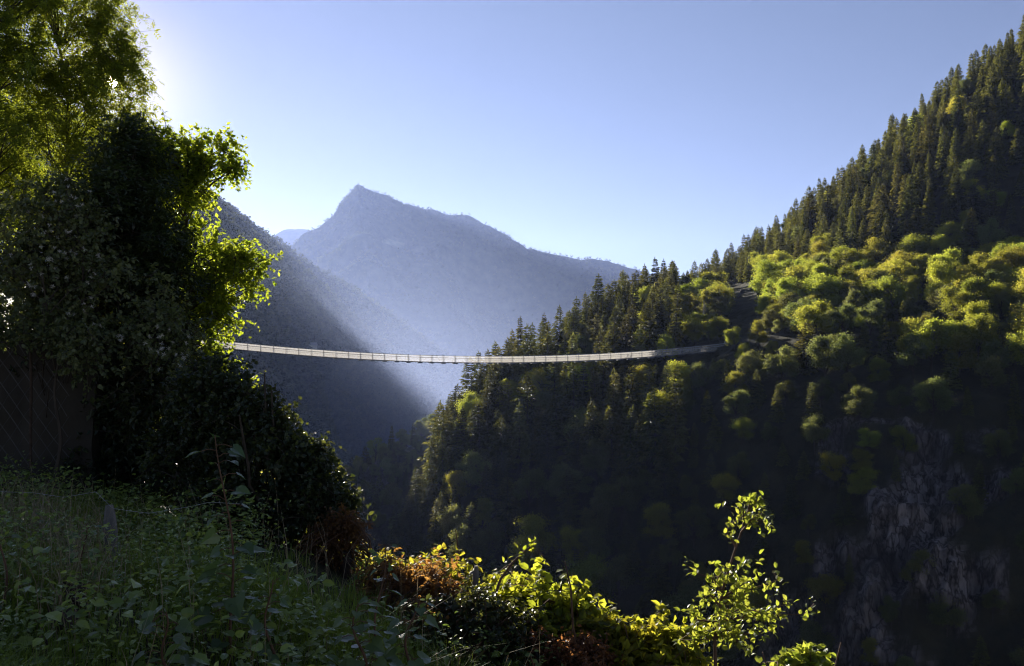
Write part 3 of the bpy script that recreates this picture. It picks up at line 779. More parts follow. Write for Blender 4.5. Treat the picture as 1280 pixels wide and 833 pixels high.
def crown_tree(name, label, cat, base, ells, leafm, barkm, leaf=(.07, .035), per=60, tw=.45, trunk_r=.12, clump_r=.5, tpl=LEAF4, droop=.25,
               group=None, lean_to=None, compound=1, tint0=.5, rng=R, part='crown', stems=1, spread_t=.25, gap=True, limb_every=1, shell=.35):
    """tree or bush: stem(s), limbs reaching to clumps, twigs in each clump, leaves along the twigs.
    ells: (centre xyz, radii xyz, number of clumps)"""
    base = np.asarray(base, float)
    C = []
    for c, r, n_ in ells:
        q = rdir(n_, rng); rad = rng.uniform(shell, 1, n_) ** .6
        C.append(np.asarray(c) + q * rad[:, None] * np.asarray(r))
    C = np.concatenate(C)
    root = thing(name, label, cat, tuple(base), 0, group)
    tg = Geo()
    top = np.mean(C, axis=0) if lean_to is None else np.asarray(lean_to, float)
    tops = []
    for k in range(stems):
        tp_ = top + rng.normal(0, spread_t, 3) * (stems > 1)
        b0 = base + np.r_[rng.normal(0, .12, 2) * (stems > 1), -.15]
        ts = np.linspace(0, 1, 7)[:, None]
        path = b0 + (tp_ - b0) * ts + np.r_[0, 0, .0] + rng.normal(0, .05, (7, 3)) * np.sin(ts * 3.14) * np.linalg.norm(tp_ - b0) * .4
        tube(tg, path - base, np.linspace(trunk_r, trunk_r * .3, 7), 7)
        kk = np.linspace(1.2, 6, 40); tops.append(np.array([np.interp(kk, np.arange(7), path[:, j]) for j in range(3)]).T)
    allp = np.concatenate(tops)
    for c in C[::limb_every]:
        below = allp[np.argsort(np.abs(np.linalg.norm((allp - c)[:, :2], axis=1) * .75 - (c[2] - allp[:, 2])) + .35 * np.linalg.norm(allp - c, axis=1) + rng.normal(0, .12, len(allp)))[0]]
        L = np.linalg.norm(c - below)
        mid = below * .5 + c * .5 + np.r_[rng.normal(0, .06 * L, 2), .10 * L]
        tube(tg, np.array([below, mid, c]) - base, [max(.008, trunk_r * .28), max(.006, trunk_r * .16), .004], 4, cap=False)
    n = len(C) * per
    w = np.repeat(np.arange(len(C)), per)
    ntw = max(3, per // 9)                                         # twigs in a clump
    tw_id = w * ntw + rng.integers(0, ntw, n)
    td = rdir(len(C) * ntw, rng) + np.array([0, 0, .15 - droop]); td = norm(td)
    tl = clump_r * rng.uniform(.5, 1.25, len(C) * ntw)
    s_ = rng.uniform(.12, 1, n)
    pos = C[w] + td[tw_id] * (tl[tw_id] * s_)[:, None]; pos[:, 2] -= droop * .5 * tl[tw_id] * s_ ** 2
    side = norm(np.cross(td[tw_id], rdir(n, rng)))
    ax = norm(td[tw_id] * .5 + side + np.array([0, 0, -droop]))
    nr = norm(np.array([0, 0, 1.0]) + rng.normal(0, .55, (n, 3)))
    ct = rng.normal(tint0, .16, len(C))
    tn = np.clip(ct[w] + rng.normal(0, .2, n), 0, 1)
    ln = leaf[0] * rng.uniform(.6, 1.3, n); wd = leaf[1] * rng.uniform(.7, 1.3, n)
    if gap:
        k = sun_gap(pos); pos, ax, nr, tn, ln, wd = pos[k], ax[k], nr[k], tn[k], ln[k], wd[k]
    lg = Geo()
    if compound > 1:                                               # leaflets in pairs along a stalk
        st = norm(ax); y = norm(np.cross(nr, st))
        for j in range(compound):
            o = st * (ln * 2.6 * (j // 2 + 1) / (compound // 2 + 1))[:, None]
            sg = 1 if j % 2 else -1
            leaves(lg, pos + o - base, st * .45 + sg * y, nr + rng.normal(0, .2, nr.shape), ln, wd, np.clip(tn + rng.normal(0, .08, len(tn)), 0, 1), tpl)
    else:
        leaves(lg, pos - base, ax, nr, ln, wd, tn, tpl)
    # the twigs themselves
    for k in range(0, len(td), 2):
        c = C[k // ntw]; e = c + td[k] * tl[k] - [0, 0, droop * .5 * tl[k]]
        tube(tg, np.array([c, (c + e) / 2 + [0, 0, .03 * tl[k]], e]) - base, [.006, .004, .002], 3, cap=False)
    put(part, lg.mesh(part, leafm), root); put('trunk' if stems == 1 else 'stems', tg.mesh('trunk', barkm, True), root)
    return root

def E(px, py, Y, rx, ry, n, rd=None):
    """a lobe: centre seen at px, py and Y metres off, half-widths in photo pixels at that distance"""
    k = Y / F
    return (P(px, py, Y), (rx * k, (rd if rd else (rx + ry) / 2 * .9) * k, ry * k), n)
def on_ground(px, Y, dz=0.0):
    x = (px - CX) / F * Y
    return (x, Y, nz1(x, Y) + dz)

# tall light-leaved trees behind, where the sun looks through
crown_tree('robinia_tree', 'tallest loose leaved tree with the low sun shining through its crown', 'tree', on_ground(120, 19), [
    E(45, 60, 18, 110, 110, 64), E(105, 40, 18.5, 62, 90, 34), E(115, 150, 18, 60, 100, 36), E(60, 210, 17.5, 120, 100, 40), E(165, 230, 18, 35, 80, 20), E(70, -40, 18.5, 60, 60, 14), E(150, 120, 18.3, 28, 60, 18), E(135, 40, 18.4, 26, 50, 12), E(175, 180, 18.2, 18, 36, 8), E(15, 130, 17.5, 60, 90, 30)],
    M['robinia'], M['bark'], (.066, .03), 68, trunk_r=.06, clump_r=.62, limb_every=2, compound=6, tint0=.55, droop=.35, lean_to=P(75, 60, 18.3))
crown_tree('robinia_tree', 'loose leaved tree reaching over the wall at the very edge of the view', 'tree', on_ground(-60, 17), [
    E(-60, 60, 16, 100, 140, 60), E(5, 20, 16.5, 60, 60, 26), E(-20, 210, 16, 90, 120, 50)], M['robinia'], M['bark'], (.066, .03), 50, trunk_r=.13, clump_r=.55, compound=6, tint0=.6, droop=.35, lean_to=P(-40, 60, 16.3))
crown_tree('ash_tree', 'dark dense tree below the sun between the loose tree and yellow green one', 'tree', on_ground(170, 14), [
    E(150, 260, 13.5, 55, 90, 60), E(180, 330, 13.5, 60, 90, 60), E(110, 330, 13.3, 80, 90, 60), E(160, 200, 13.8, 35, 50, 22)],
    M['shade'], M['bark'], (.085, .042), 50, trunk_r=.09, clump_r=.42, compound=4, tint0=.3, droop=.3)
crown_tree('maple_tree', 'yellow green backlit tree leaning out over the bridge with ragged branches', 'tree', on_ground(215, 15), [
    E(262, 190, 15, 34, 26, 24), E(225, 200, 15, 40, 40, 26), E(203, 196, 15, 24, 36, 16), E(285, 205, 15, 18, 18, 8), E(225, 260, 15, 45, 60, 36), E(250, 330, 15, 55, 45, 46), E(305, 335, 15, 26, 30, 22), E(225, 400, 14.6, 60, 60, 52), E(270, 385, 14.8, 30, 28, 16), E(285, 480, 14.2, 22, 22, 12), E(240, 470, 14.2, 45, 40, 32)],
    M['maple'], M['bark'], (.078, .056), 80, trunk_r=.08, clump_r=.40, tint0=.5, droop=.3, lean_to=P(232, 240, 15))
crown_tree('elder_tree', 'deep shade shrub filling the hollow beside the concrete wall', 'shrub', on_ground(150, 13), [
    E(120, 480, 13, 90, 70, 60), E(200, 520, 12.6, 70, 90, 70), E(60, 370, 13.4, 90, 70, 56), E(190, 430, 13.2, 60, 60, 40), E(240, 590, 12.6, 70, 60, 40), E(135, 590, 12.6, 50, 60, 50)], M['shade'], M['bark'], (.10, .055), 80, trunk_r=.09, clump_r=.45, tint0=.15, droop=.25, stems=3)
# clematis over shrubs in front
cl = crown_tree('clematis_vine', 'grey green clematis with pale fluffy seed heads over the shrubs below the tall tree', 'vine', on_ground(90, 13.2), [
    E(60, 300, 12.2, 90, 70, 60), E(20, 375, 12.0, 70, 55, 40), E(140, 375, 12.2, 80, 60, 56), E(60, 240, 12.4, 40, 30, 14), E(110, 300, 12.2, 30, 50, 14), E(200, 420, 11.8, 50, 45, 30), E(25, 405, 11.3, 60, 24, 22), E(95, 430, 11.2, 34, 40, 22)],
    M['vine'], M['bark'], (.066, .05), 54, trunk_r=.025, clump_r=.32, tpl=LEAF8, tint0=.35, droop=.35, stems=5, limb_every=4)
g = Geo()
q = np.concatenate([np.asarray(P(*a)) + R.normal(0, .16, (14, 3)) for a in [(70, 290, 11.6), (90, 330, 11.5), (40, 350, 11.4), (110, 400, 11.5), (215, 440, 11.2), (30, 260, 11.8), (205, 430, 11.2), (90, 250, 11.8)]])
for c in q:
    d = rdir(16); leaves(g, np.repeat((c - np.array(cl.location))[None], 16, 0), d, rdir(16), .038, .006, R.uniform(0, 1, 16))
put('seed_head', g.mesh('seed_head', M['seed']), cl); cl.children[-1]['kind'] = 'stuff'

# bramble thicket with old trunks
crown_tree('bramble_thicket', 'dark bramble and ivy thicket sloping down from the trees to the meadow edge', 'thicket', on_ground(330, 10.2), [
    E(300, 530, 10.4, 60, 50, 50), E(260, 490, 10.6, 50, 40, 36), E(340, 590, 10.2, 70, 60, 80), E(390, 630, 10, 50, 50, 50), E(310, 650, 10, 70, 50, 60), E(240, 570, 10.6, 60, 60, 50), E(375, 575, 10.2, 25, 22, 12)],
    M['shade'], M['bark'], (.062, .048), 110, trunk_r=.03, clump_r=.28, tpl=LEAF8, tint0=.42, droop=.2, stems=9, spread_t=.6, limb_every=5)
crown_tree('bramble_bush', 'withered brown bramble bush hanging over an old stump', 'bush', on_ground(432, 9.4), [
    E(428, 670, 9.4, 24, 28, 26), E(405, 690, 9.4, 26, 30, 22), E(440, 650, 9.3, 12, 10, 6)],
    M['rust'], M['twig'], (.05, .03), 70, trunk_r=.02, clump_r=.2, tint0=.15, droop=.5, stems=3)

# the bushes along the edge of the meadow
bushes = [
    ('bramble_bush', 'rusty brown withered bush glowing between the thicket and green bushes', 'rust', 'bush', [(505, 728, 8.6, 46, 26, 40), (480, 755, 8.4, 40, 30, 26), (548, 745, 8.3, 40, 30, 36), (530, 790, 8.0, 50, 30, 30)], (.055, .03), 70, .25, .5),
    ('hazel_bush', 'yellow green bush with the highest crown behind the small wooden stake', 'hazel', 'bush', [(550, 728, 9.0, 30, 20, 26), (575, 745, 8.9, 26, 22, 18), (620, 750, 8.7, 36, 20, 24)], (.085, .06), 37, .33, .55),
    ('hazel_bush', 'sunlit yellow bush glowing behind the old stump under the withered brambles', 'hazel', 'bush', [(462, 725, 10.6, 26, 34, 30), (490, 725, 10.3, 34, 22, 26), (440, 745, 10.6, 26, 24, 14)], (.075, .055), 37, .33, .5),
    ('dogwood_bush', 'dark green bush in the middle of the meadow edge, below the wooden stake', 'shade', 'bush', [(590, 775, 8.0, 60, 36, 60), (630, 800, 7.8, 50, 30, 40), (560, 790, 7.8, 50, 36, 40)], (.055, .035), 62, .33, .5),
    ('hazel_bush', 'broad sunlit yellow green bush with drooping leaves, right beside the dark green one', 'hazel', 'bush', [(665, 755, 8.4, 34, 22, 28), (700, 768, 8.3, 36, 24, 30), (680, 800, 8.0, 50, 30, 36)], (.09, .065), 39, .33, .6),
    ('hazel_bush', 'low sunlit bush mixed with rusty leaves along the bottom of the view', 'hazel', 'bush', [(735, 800, 8.0, 44, 22, 30), (770, 805, 8.0, 36, 20, 24), (760, 830, 7.8, 60, 20, 30)], (.085, .06), 39, .31, .5),
    ('bramble_bush', 'short rusty bush low between two sunlit yellow green bushes', 'rust', 'bush', [(700, 815, 7.6, 44, 20, 26), (740, 830, 7.5, 44, 20, 22)], (.05, .03), 60, .2, .6),
    ('hazel_bush', 'sparse yellow green bush just before the tall oak sapling', 'hazel', 'bush', [(815, 806, 8.0, 34, 16, 22), (845, 812, 8.0, 24, 16, 14), (800, 835, 7.8, 50, 16, 24)], (.085, .06), 39, .31, .5),
    ('hazel_bush', 'small leafy shoots at the bottom of the view beyond the tall sapling', 'oak', 'bush', [(985, 826, 7.6, 20, 10, 7), (1020, 832, 7.6, 24, 9, 6)], (.085, .06), 36, .18, .5),
]
for nm, lab, mt_, cat, lob, lf, per, cr_, t0 in bushes:
    m_ = np.mean([[a[0], a[2]] for a in lob], axis=0)
    x = (m_[0] - CX) / F * m_[1]
    low = min(HY - a[1] - a[4] for a in lob) / F * m_[1] - .25
    crown_tree(nm, lab, cat, (x, m_[1], min(nz1(x, m_[1]), low + .1)), [E(*a) for a in lob], M[mt_], M['twig'], lf, per, trunk_r=.018, clump_r=cr_, tpl=LEAF8, tint0=t0, droop=.3, stems=4, spread_t=.3, gap=False)

# oak sapling: stem, side shoots, rosettes of leaves
def sapling(name, label, cat, stem, shoots, leafm, lf, per, rng=R, up=.25):
    stem = np.array([P(*a) for a in stem]); base = stem[0].copy()
    root = thing(name, label, cat, tuple(base))
    k = np.linspace(0, len(stem) - 1, 24); st = np.array([np.interp(k, np.arange(len(stem)), stem[:, j]) for j in range(3)]).T
    g = Geo(); tube(g, st - base, np.linspace(.016, .005, 24), 7)
    lg = Geo(); pos, ax, nr, tn = [], [], [], []
    def rosette(c, d, n_):
        for _ in range(n_):
            v = norm(d * .5 + rng.normal(0, .8, 3) + [0, 0, up]); pos.append(c + rng.normal(0, .025, 3)); ax.append(v)
            nr.append(norm(np.array([0, -.2, 1.0]) + rng.normal(0, .5, 3))); tn.append(np.clip(rng.normal(.5, .25), 0, 1))
    for f, (tx, ty, tY), n_ in shoots:
        s0 = st[int(f * 23)]; e = P(tx, ty, tY); m_ = (s0 + e) / 2 + rng.normal(0, .03, 3) + [0, 0, .02]
        path = np.array([s0 + (m_ - s0) * t for t in np.linspace(0, 1, 4)] + [m_ + (e - m_) * t for t in np.linspace(.25, 1, 4)])
        sh = Geo(); tube(g, path - base, np.linspace(.009, .003, 8), 5, cap=False)
        for t in np.linspace(.35, 1, n_):
            c = path[int(t * 7)]; rosette(c, norm(e - s0), per)
            tw_ = c + rng.normal(0, .06, 3); tube(g, np.array([c, (c + tw_) / 2, tw_]) - base, .0025, 3, cap=False); rosette(tw_, tw_ - c, per // 2)
    rosette(st[-1], np.array([0, 0, 1.0]), per + 2)
    nn = len(pos)
    leaves(lg, np.array(pos) - base, np.array(ax), np.array(nr), lf[0] * rng.uniform(.65, 1.25, nn), lf[1] * rng.uniform(.7, 1.2, nn), np.array(tn), LEAF8)
    put('stem', g.mesh('stem', M['twig'], True), root); put('leaves', lg.mesh('leaves', leafm), root)
    return root
Ys = 7.0
sapling('oak_sapling', 'tall sunlit oak sapling rising alone before the dark cliff', 'sapling',
    [(896, 870, Ys), (893, 800, Ys), (899, 760, Ys), (905, 730, Ys), (918, 690, Ys), (930, 655, Ys), (938, 626, Ys)],
    [(.72, (912, 655, 7), 2), (.80, (952, 640, 7), 3), (.86, (925, 632, 6.95), 2), (.92, (946, 625, 7), 2), (.88, (955, 652, 7.05), 2),
     (.45, (868, 716, 7), 3), (.50, (925, 705, 7), 3), (.36, (880, 750, 6.9), 3), (.40, (945, 722, 7.05), 4), (.40, (972, 725, 7.1), 4), (.30, (985, 755, 7.1), 4), (.30, (1005, 768, 7.1), 5),
     (.30, (950, 765, 6.95), 5), (.25, (960, 790, 7), 4), (.30, (868, 762, 6.95), 4), (.22, (875, 790, 7), 4), (.20, (920, 790, 6.9), 4), (.18, (935, 815, 6.9), 4), (.2, (850, 800, 7), 3), (.45, (905, 712, 6.9), 3), (.38, (925, 745, 6.9), 4), (.33, (900, 770, 6.8), 4)],
    M['oak'], (.052, .037), 9)
sapling('bramble_shoot', 'single arching leafy shoot rising from the bushes beside the wooden stake', 'shoot',
    [(612, 770, 8.2), (625, 725, 8.2), (640, 704, 8.2), (655, 690, 8.2), (665, 682, 8.2)],
    [(.5, (622, 716, 8.2), 2), (.6, (640, 708, 8.2), 2), (.75, (652, 690, 8.2), 2), (.9, (664, 682, 8.2), 2), (.4, (632, 730, 8.2), 2)], M['hazel'], (.05, .03), 3)

# young poplars: a stem with big alternate leaves
def poplar(label, px_, top, bot, Y, n_, size, lean=0.0):
    base = P(px_ + lean * .2, bot, Y); tip = P(px_ - lean, top, Y - .1)
    root = thing('poplar_sapling', label, 'sapling', tuple(base))
    t = np.linspace(0, 1, 16)[:, None]
    st = (tip - base) * t + np.c_[.03 * np.sin(t[:, 0] * 7 + px_), 0 * t[:, 0], 0 * t[:, 0]]
    g = Geo(); tube(g, st, np.linspace(.011, .003, 16), 6)
    pos, ax, nr, ln, tn = [], [], [], [], []
    for k in range(n_):
        f = .12 + .88 * (k + R.uniform(0, .6)) / n_; c = np.array([np.interp(f, t[:, 0], st[:, j]) for j in range(3)])
        a = k * 2.4 + R.normal(0, .4); d = norm(np.array([math.cos(a), math.sin(a) * .8, R.uniform(-.15, .45)]))
        e = c + d * size * R.uniform(.45, .8); tube(g, np.array([c, (c + e) / 2 + [0, 0, .012], e]), .0025, 4, cap=False)
        pos.append(e); ax.append(norm(d + [0, 0, -R.uniform(.1, .8)])); nr.append(np.array([0, -.25, 1]) + R.normal(0, .35, 3)); ln.append(size * R.uniform(.65, 1.15) * (1.15 - .55 * f)); tn.append(R.uniform(.1, .9))
    put('stem', g.mesh('stem', M['twig'], True), root)
    lg = Geo(); ln = np.array(ln); leaves(lg, np.array(pos), np.array(ax), np.array(nr), ln, ln * .95, np.array(tn), HEART)
    put('leaves', lg.mesh('leaves', M['poplar']), root)
poplar('tallest poplar sapling with large grey green leaves before the dark thicket', 293, 545, 850, 5.4, 36, .15, 18)
poplar('poplar sapling with a bright pointed top before the withered brambles', 473, 680, 850, 5.6, 22, .10, -4)
poplar('short wide poplar sapling at the bottom edge beside the rusty bush', 452, 755, 860, 4.9, 22, .12, 6)
poplar('poplar sapling with broad leaves in front of the rusty withered bush', 510, 745, 860, 5.0, 18, .115, -8)
poplar('low poplar sapling with dark round leaves in the bright grass', 215, 765, 870, 4.6, 16, .12, 14)
poplar('leaning poplar sapling by the two dark old trunks', 340, 725, 850, 5.2, 12, .10, 5)
poplar('small poplar sapling over the rotten stump', 108, 655, 760, 6.2, 14, .09, 5)
poplar('leaf tipped poplar sapling entering at the edge of the meadow', 4, 655, 800, 5.4, 10, .09, 3)

# ------------------------------------------------------------------ meadow: grass, weeds, dry stalks
def blades(n, pts, hgt, wid, bend, tint, mat, name):
    g = Geo(); a = R.uniform(0, 6.28, n); d = np.c_[np.cos(a), np.sin(a), np.zeros(n)]
    sd2 = np.c_[-np.sin(a), np.cos(a), np.zeros(n)]
    h = hgt[:, None]; b = bend[:, None] * h; w = wid[:, None]
    up = np.array([0, 0, 1.0])
    p0, p1, p2 = pts, pts + up * h * .55 + d * b * .3, pts + up * h * (1 - .35 * bend[:, None]) + d * b
    V = np.stack([p0 - sd2 * w, p0 + sd2 * w, p1 + sd2 * w * .75, p1 - sd2 * w * .75, p2], 1)
    i = np.arange(n) * 5
    base = g.n
    g.add(V.reshape(-1, 3), np.stack([i, i + 1, i + 2, i + 3], -1), tint)
    g.f.append(np.stack([i + 3, i + 2, i + 4], -1) + base); g.t.append(tint); g.m.append(np.zeros(n, np.int32))
    return tag(put(name, g.mesh(name, M[mat])), kind='stuff')
def meadow_pts(n, x0, x1, y0, y1):
    x = R.uniform(x0, x1, n); y = y0 + (y1 - y0) * R.uniform(0, 1, n) ** 1.3
    k = x < np.interp(y, EY, EX) + .3
    x, y = x[k], y[k]
    return np.c_[x, y, near_z(x, y) - .02]
p = meadow_pts(95000, -8, 2.6, 3.2, 12.5)
cl_ = fbm(p * [.9, .9, 0], 3, 71)
p = p[cl_ > -.55]; cl_ = cl_[cl_ > -.55]; n_ = len(p)
blades(n_, p, np.clip(.26 + .22 * cl_ + R.normal(0, .08, n_), .08, .75), R.uniform(.002, .005, n_), R.uniform(.15, 1.0, n_), np.clip(.45 + .3 * cl_ + R.normal(0, .2, n_), 0, 1), 'grass', 'grass')
p = np.concatenate([np.array([on_ground(60 + R.normal(0, 40), 5.8 + R.normal(0, .5)) for _ in range(160)]), meadow_pts(1500, -8, 1.5, 3.4, 12), np.array([on_ground(105 + R.normal(0, 26), 6.6 + R.normal(0, .5)) for _ in range(140)]), np.array([on_ground(45 + R.normal(0, 34), 8.6 + R.normal(0, .4)) for _ in range(420)])]); n_ = len(p)
blades(n_, p, R.uniform(.35, .95, n_), R.uniform(.0015, .0035, n_), R.uniform(.1, .9, n_), R.uniform(0, 1, n_), 'straw', 'dry_grass')
# low leafy weeds
p = meadow_pts(4600, -8, 2.6, 3.6, 12); cl_ = fbm(p * [.7, .7, 0], 3, 91); p = p[cl_ > -.15]
g = Geo()
for k in range(14):
    q = p + np.c_[R.normal(0, .07, (len(p), 2)), R.uniform(.05, .52, len(p)) * (1 + .6 * fbm(p * [1.6, 1.6, 0], 2, 14))]
    leaves(g, q, rdir(len(p)) * [1, 1, .35], np.array([0, 0, 1.0]) + R.normal(0, .4, (len(p), 3)), R.uniform(.025, .062, len(p)), R.uniform(.014, .034, len(p)), R.uniform(0, 1, len(p)), LEAF8)
q = p[(R.uniform(size=len(p)) < .5) & (fbm(p * [1.3, 1.3, 0], 2, 55) > .12)]
for k in range(6):
    z = np.c_[R.normal(0, .09, (len(q), 2)), R.uniform(.12, .55, len(q))]
    leaves(g, q + z, rdir(len(q)) * [1, 1, .3], np.array([0, -.15, 1.0]) + R.normal(0, .35, (len(q), 3)), R.uniform(.06, .115, len(q)), R.uniform(.04, .08, len(q)), R.uniform(0, 1, len(q)), LEAF8)
tag(put('weeds', g.mesh('weeds', M['weed'])), kind='stuff')

# ------------------------------------------------------------------ wall, posts, wire, stumps
wl = thing('retaining_wall', 'stained grey concrete wall in the shade with wire netting hung over it', 'wall', tuple(P(-60, 600, 12.2)))
w0 = np.array(wl.location)
nx, nzz = 60, 30
A = np.array([[P(-420 + 540 * i / (nx - 1), 0, 12.2)[0], 12.2, 0] for i in range(nx)])
Wv = np.zeros((nx, nzz, 3)); Wv[..., 0] = A[:, None, 0]
zt = .58 - .06 * np.clip((np.arange(nx) - 40) / 4.0, 0, 9) ** 1.2
Wv[..., 2] = -2.2 + (zt[:, None] + 2.2) * np.linspace(0, 1, nzz)[None]
Wv[..., 1] = 12.2 + .10 * fbm(Wv / .7, 4, 8) - .12 * (1 - np.linspace(0, 1, nzz)[None])
i = np.arange(nx - 1)[:, None] * nzz + np.arange(nzz - 1)[None]
g = Geo(); fc = np.stack([i, i + nzz, i + nzz + 1, i + 1], -1).reshape(-1, 4)
V1 = Wv.reshape(-1, 3) - w0; V2 = V1 + [0, .5, 0]
g.add(V1, fc); g.add(V2, fc[:, ::-1])
tp_ = np.arange(nx - 1) * nzz + nzz - 1
g.add(np.concatenate([V1, V2]), np.stack([tp_, tp_ + nzz, tp_ + nzz + len(V1), tp_ + len(V1)], -1))
en = np.arange(nzz - 1) + (nx - 1) * nzz
g.add(np.concatenate([V1, V2]), np.stack([en, en + len(V1), en + len(V1) + 1, en + 1], -1))
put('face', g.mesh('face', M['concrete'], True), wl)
g = Geo()
for k in range(-10, 26):
    for sg in (-1, 1):
        x0 = P(-300, 0, 12)[0] + k * .2
        z = np.linspace(-1.7, .5, 9); x = x0 + sg * (z + .6) * .7
        keep = (x > P(-300, 0, 12)[0]) & (x < P(98, 0, 12)[0])
        if keep.sum() > 2: tube(g, np.c_[x, np.full(9, 11.96) + .02 * R.normal(size=9), z][keep] - w0, .0022, 3, cap=False)
put('netting', g.mesh('netting', M['darksteel']), wl)
g = Geo(); b = P(38, 500, 11.8); tube(g, np.array([[0, 0, -.9], [0.01, 0, .2], [.0, 0, .95]]), .019, 8)
tag(put('metal_post', g.mesh('metal_post', M['rotten'], True), loc=tuple(b)), 'thin grey metal post standing against the shaded concrete wall', 'post')
g = Geo(); b = P(72, 580, 11.6); z = np.linspace(-.3, 1.4, 14)
tube(g, np.c_[.04 * np.sin(z * 5), 0 * z, z], np.linspace(.028, .012, 14), 6)
tag(put('vine_stem', g.mesh('vine_stem', M['bark'], True), loc=tuple(b)), 'pale twisted vine stem hanging down in front of the concrete wall', 'vine stem')

def post(label, px_, top, bot, Y, r, lean=.03, mat='wood', name='fence_post'):
    b = P(px_, bot, Y); h = (bot - top) / F * Y
    g = Geo(); z = np.linspace(-.2, h, 9); rr = np.full(9, r) * (1 + .08 * R.normal(size=9)); rr[-1] *= .6
    tube(g, np.c_[lean * z, .02 * z, z], rr, 9)
    return tag(put(name, g.mesh(name, M[mat], False), loc=tuple(b)), label, 'post' if 'post' in name else 'stump')
post('old split wooden fence post among weeds below the dark hollow', 141, 632, 735, 7.4, .055, -.05)
post('slim weathered wooden stake poking out above the sunlit bushes', 592, 708, 790, 8.6, .030, .04)
post('dark old trunk stump under the withered brambles', 436, 690, 775, 9.3, .085, -.03, 'rotten', 'tree_stump')
post('thicker of two dark trunks in the hollow under the thicket', 247, 600, 700, 11, .11, .03, 'rotten', 'tree_stump')
post('thinner of two dark trunks in the hollow under the thicket', 229, 600, 700, 11.2, .07, -.04, 'rotten', 'tree_stump')
# barbed wire
g = Geo(); w = np.array([P(x, y, Y) for x, y, Y in [(-40, 614, 7.8), (40, 616, 7.6), (80, 622, 7.5), (120, 615, 7.42), (141, 636, 7.36), (185, 642, 7.7), (235, 634, 8.1), (262, 628, 8.4), (300, 630, 8.8)]])
k = np.linspace(0, len(w) - 1, 60); wp = np.array([np.interp(k, np.arange(len(w)), w[:, j]) for j in range(3)]).T
b0 = w[0].copy(); tube(g, wp - b0, .0019, 5)
for q in wp[::2]:
    d = R.normal(0, .014, 3); tube(g, np.array([q - d, q, q + d]) - b0, .0016, 4)
tag(put('barbed_wire', g.mesh('barbed_wire', M['wire'], True), loc=tuple(b0)), 'pale slack barbed wire strung across the shaded meadow to the old post', 'wire')
# rotten leaning log
b = P(48, 835, 5.0); e = P(102, 735, 5.7); t = np.linspace(0, 1, 14)[:, None]
pp = (e - b) * t + R.normal(0, .015, (14, 3)); g = Geo(); tube(g, pp, .055 * (1 + .25 * R.normal(size=14)).clip(.6, 1.5), 9)
for _ in range(10):
    c = pp[R.integers(3, 14)]; d = rdir(1)[0]; leaves(g, c[None] + d * .04, (d + [0, 0, .4])[None], rdir(1), .12, .06, .5)
tag(put('dead_log', g.mesh('dead_log', M['rotten']), loc=tuple(b)), 'dark rotten log leaning up out of the grass', 'log')

# ------------------------------------------------------------------ air
g = Geo(); box(g, [-9200, -300, -178], [9200, 11000, 1600])
hz = tag(put('haze', None or g.mesh('haze', [])), kind='stuff')
m, nt, out = newmat('haze air')
pv = nt.nodes.new('ShaderNodeVolumePrincipled')
pv.inputs['Color'].default_value = (.40, .53, 1.0, 1)
pv.inputs['Density'].default_value = .000032
pv.inputs['Anisotropy'].default_value = .40
nt.links.new(pv.outputs[0], out.inputs['Volume'])
hz.data.materials.append(m)

# thicker morning mist lying in the valley behind the bridge
g = Geo(); th = np.linspace(0, np.pi, 17); ph = np.linspace(0, 2 * np.pi, 32, endpoint=False)
T, PH = np.meshgrid(th, ph, indexing='ij')
V = np.stack([np.sin(T) * np.cos(PH), np.sin(T) * np.sin(PH), np.cos(T)], -1)
i = np.arange(16)[:, None] * 32; j = np.arange(32)[None]; jj = (j + 1) % 32
g.add(V.reshape(-1, 3), np.stack([i + j, i + 32 + j, i + 32 + jj, i + jj], -1).reshape(-1, 4))
ms = tag(put('mist', g.mesh('mist', []), loc=(-100, 800, -65)), kind='stuff')
ms.scale = (320, 660, 215)
m, nt, out = newmat('valley mist')
tcm = nt.nodes.new('ShaderNodeTexCoord'); gr = nt.nodes.new('ShaderNodeVectorMath'); gr.operation = 'LENGTH'
nt.links.new(tcm.outputs['Object'], gr.inputs[0])
mrm = nt.nodes.new('ShaderNodeMapRange'); mrm.interpolation_type = 'SMOOTHSTEP'
mrm.inputs[1].default_value = 1.0; mrm.inputs[2].default_value = .1; mrm.inputs[3].default_value = 0; mrm.inputs[4].default_value = .00046
nt.links.new(gr.outputs['Value'], mrm.inputs[0])
pm = nt.nodes.new('ShaderNodeVolumePrincipled'); pm.inputs['Color'].default_value = (.50, .62, 1.0, 1); pm.inputs['Anisotropy'].default_value = .4
nt.links.new(mrm.outputs[0], pm.inputs['Density']); nt.links.new(pm.outputs[0], out.inputs['Volume'])
ms.data.materials.append(m)

# ------------------------------------------------------------------ light
world = bpy.data.worlds.new('World'); scene.world = world; world.use_nodes = True
nt = world.node_tree; nt.nodes.clear(); N, L = nt.nodes.new, nt.links.new
out = N('ShaderNodeOutputWorld')
sky = N('ShaderNodeTexSky'); sky.sky_type = 'NISHITA'; sky.sun_disc = False
el = math.asin(SUN[2]); az = math.atan2(SUN[0], SUN[1])
sky.sun_elevation = el; sky.sun_rotation = az
sky.air_density = .65; sky.dust_density = .05; sky.ozone_density = 3.0; sky.altitude = 600
bg = N('ShaderNodeBackground'); bg.inputs['Strength'].default_value = .053; 
tn = N('ShaderNodeMix'); tn.data_type = 'RGBA'; tn.blend_type = 'MULTIPLY'; tn.inputs[0].default_value = 1; tn.inputs[7].default_value = (.99, .71, .60, 1)
L(sky.outputs[0], tn.inputs[6]); L(tn.outputs[2], bg.inputs['Color'])
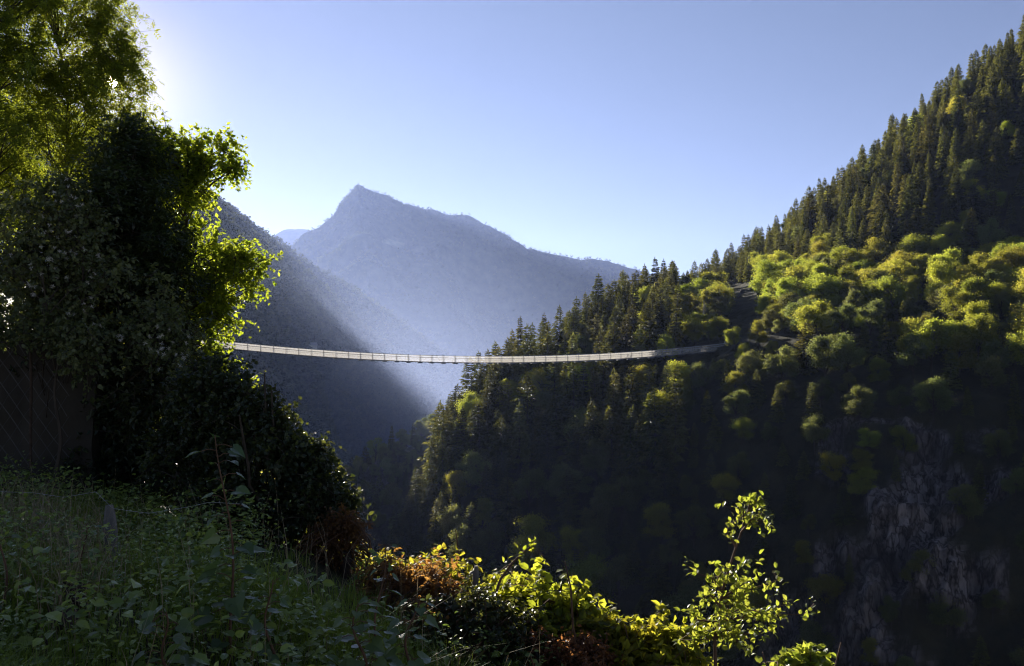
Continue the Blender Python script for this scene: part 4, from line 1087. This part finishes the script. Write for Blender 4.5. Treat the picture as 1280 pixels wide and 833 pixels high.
# the sun's own disc in the sky and the bright air close round it
tc = N('ShaderNodeTexCoord'); dt = N('ShaderNodeVectorMath'); dt.operation = 'DOT_PRODUCT'; dt.inputs[1].default_value = tuple(SUN)
L(tc.outputs['Generated'], dt.inputs[0])
gt = N('ShaderNodeMath'); gt.operation = 'GREATER_THAN'; gt.inputs[1].default_value = math.cos(math.radians(.27)); L(dt.outputs['Value'], gt.inputs[0])
ml = N('ShaderNodeMath'); ml.operation = 'MULTIPLY'; ml.inputs[1].default_value = 160; L(gt.outputs[0], ml.inputs[0])
sb = N('ShaderNodeMath'); sb.operation = 'SUBTRACT'; sb.inputs[1].default_value = 1; L(dt.outputs['Value'], sb.inputs[0])
dv = N('ShaderNodeMath'); dv.operation = 'DIVIDE'; dv.inputs[1].default_value = .0022; L(sb.outputs[0], dv.inputs[0])
ex = N('ShaderNodeMath'); ex.operation = 'EXPONENT'; L(dv.outputs[0], ex.inputs[0])
m3 = N('ShaderNodeMath'); m3.operation = 'MULTIPLY_ADD'; m3.inputs[1].default_value = .18; L(ex.outputs[0], m3.inputs[0]); L(ml.outputs[0], m3.inputs[2])
b2 = N('ShaderNodeBackground'); b2.inputs['Color'].default_value = (1, .72, .42, 1); L(m3.outputs[0], b2.inputs['Strength'])
ad = N('ShaderNodeAddShader'); L(bg.outputs[0], ad.inputs[0]); L(b2.outputs[0], ad.inputs[1]); L(ad.outputs[0], out.inputs['Surface'])

sl = bpy.data.lights.new('sun', 'SUN'); sl.energy = 5.0; sl.angle = math.radians(.53); sl.color = (1, .92, .80)
so = bpy.data.objects.new('sun', sl); COL.objects.link(so)
so.rotation_euler = Vector(SUN).to_track_quat('Z', 'Y').to_euler(); so.location = tuple(SUN * 300)

cam = bpy.data.cameras.new('camera'); co = bpy.data.objects.new('camera', cam); COL.objects.link(co)
cam.sensor_width = 36; cam.lens = 36 * F / 1280; cam.shift_y = (HY - 416.5) / 1280
cam.clip_start = .1; cam.clip_end = 20000
co.location = (0, 0, 0); co.rotation_euler = (math.radians(90), 0, 0)
scene.camera = co

vs = scene.view_settings; vs.view_transform = 'Standard'; vs.look = 'None'; vs.gamma = 1; vs.exposure = 1.78; vs.use_curve_mapping = False
cy = scene.cycles
cy.max_bounces = 6; cy.diffuse_bounces = 4; cy.glossy_bounces = 1; cy.transmission_bounces = 4; cy.volume_bounces = 0; cy.transparent_max_bounces = 8
cy.use_adaptive_sampling = False; cy.use_denoising = True; cy.filter_width = 1.15; cy.sample_clamp_indirect = 3.0
cy.use_fast_gi = False
print('TREES', COUNT, 'rest', restn)
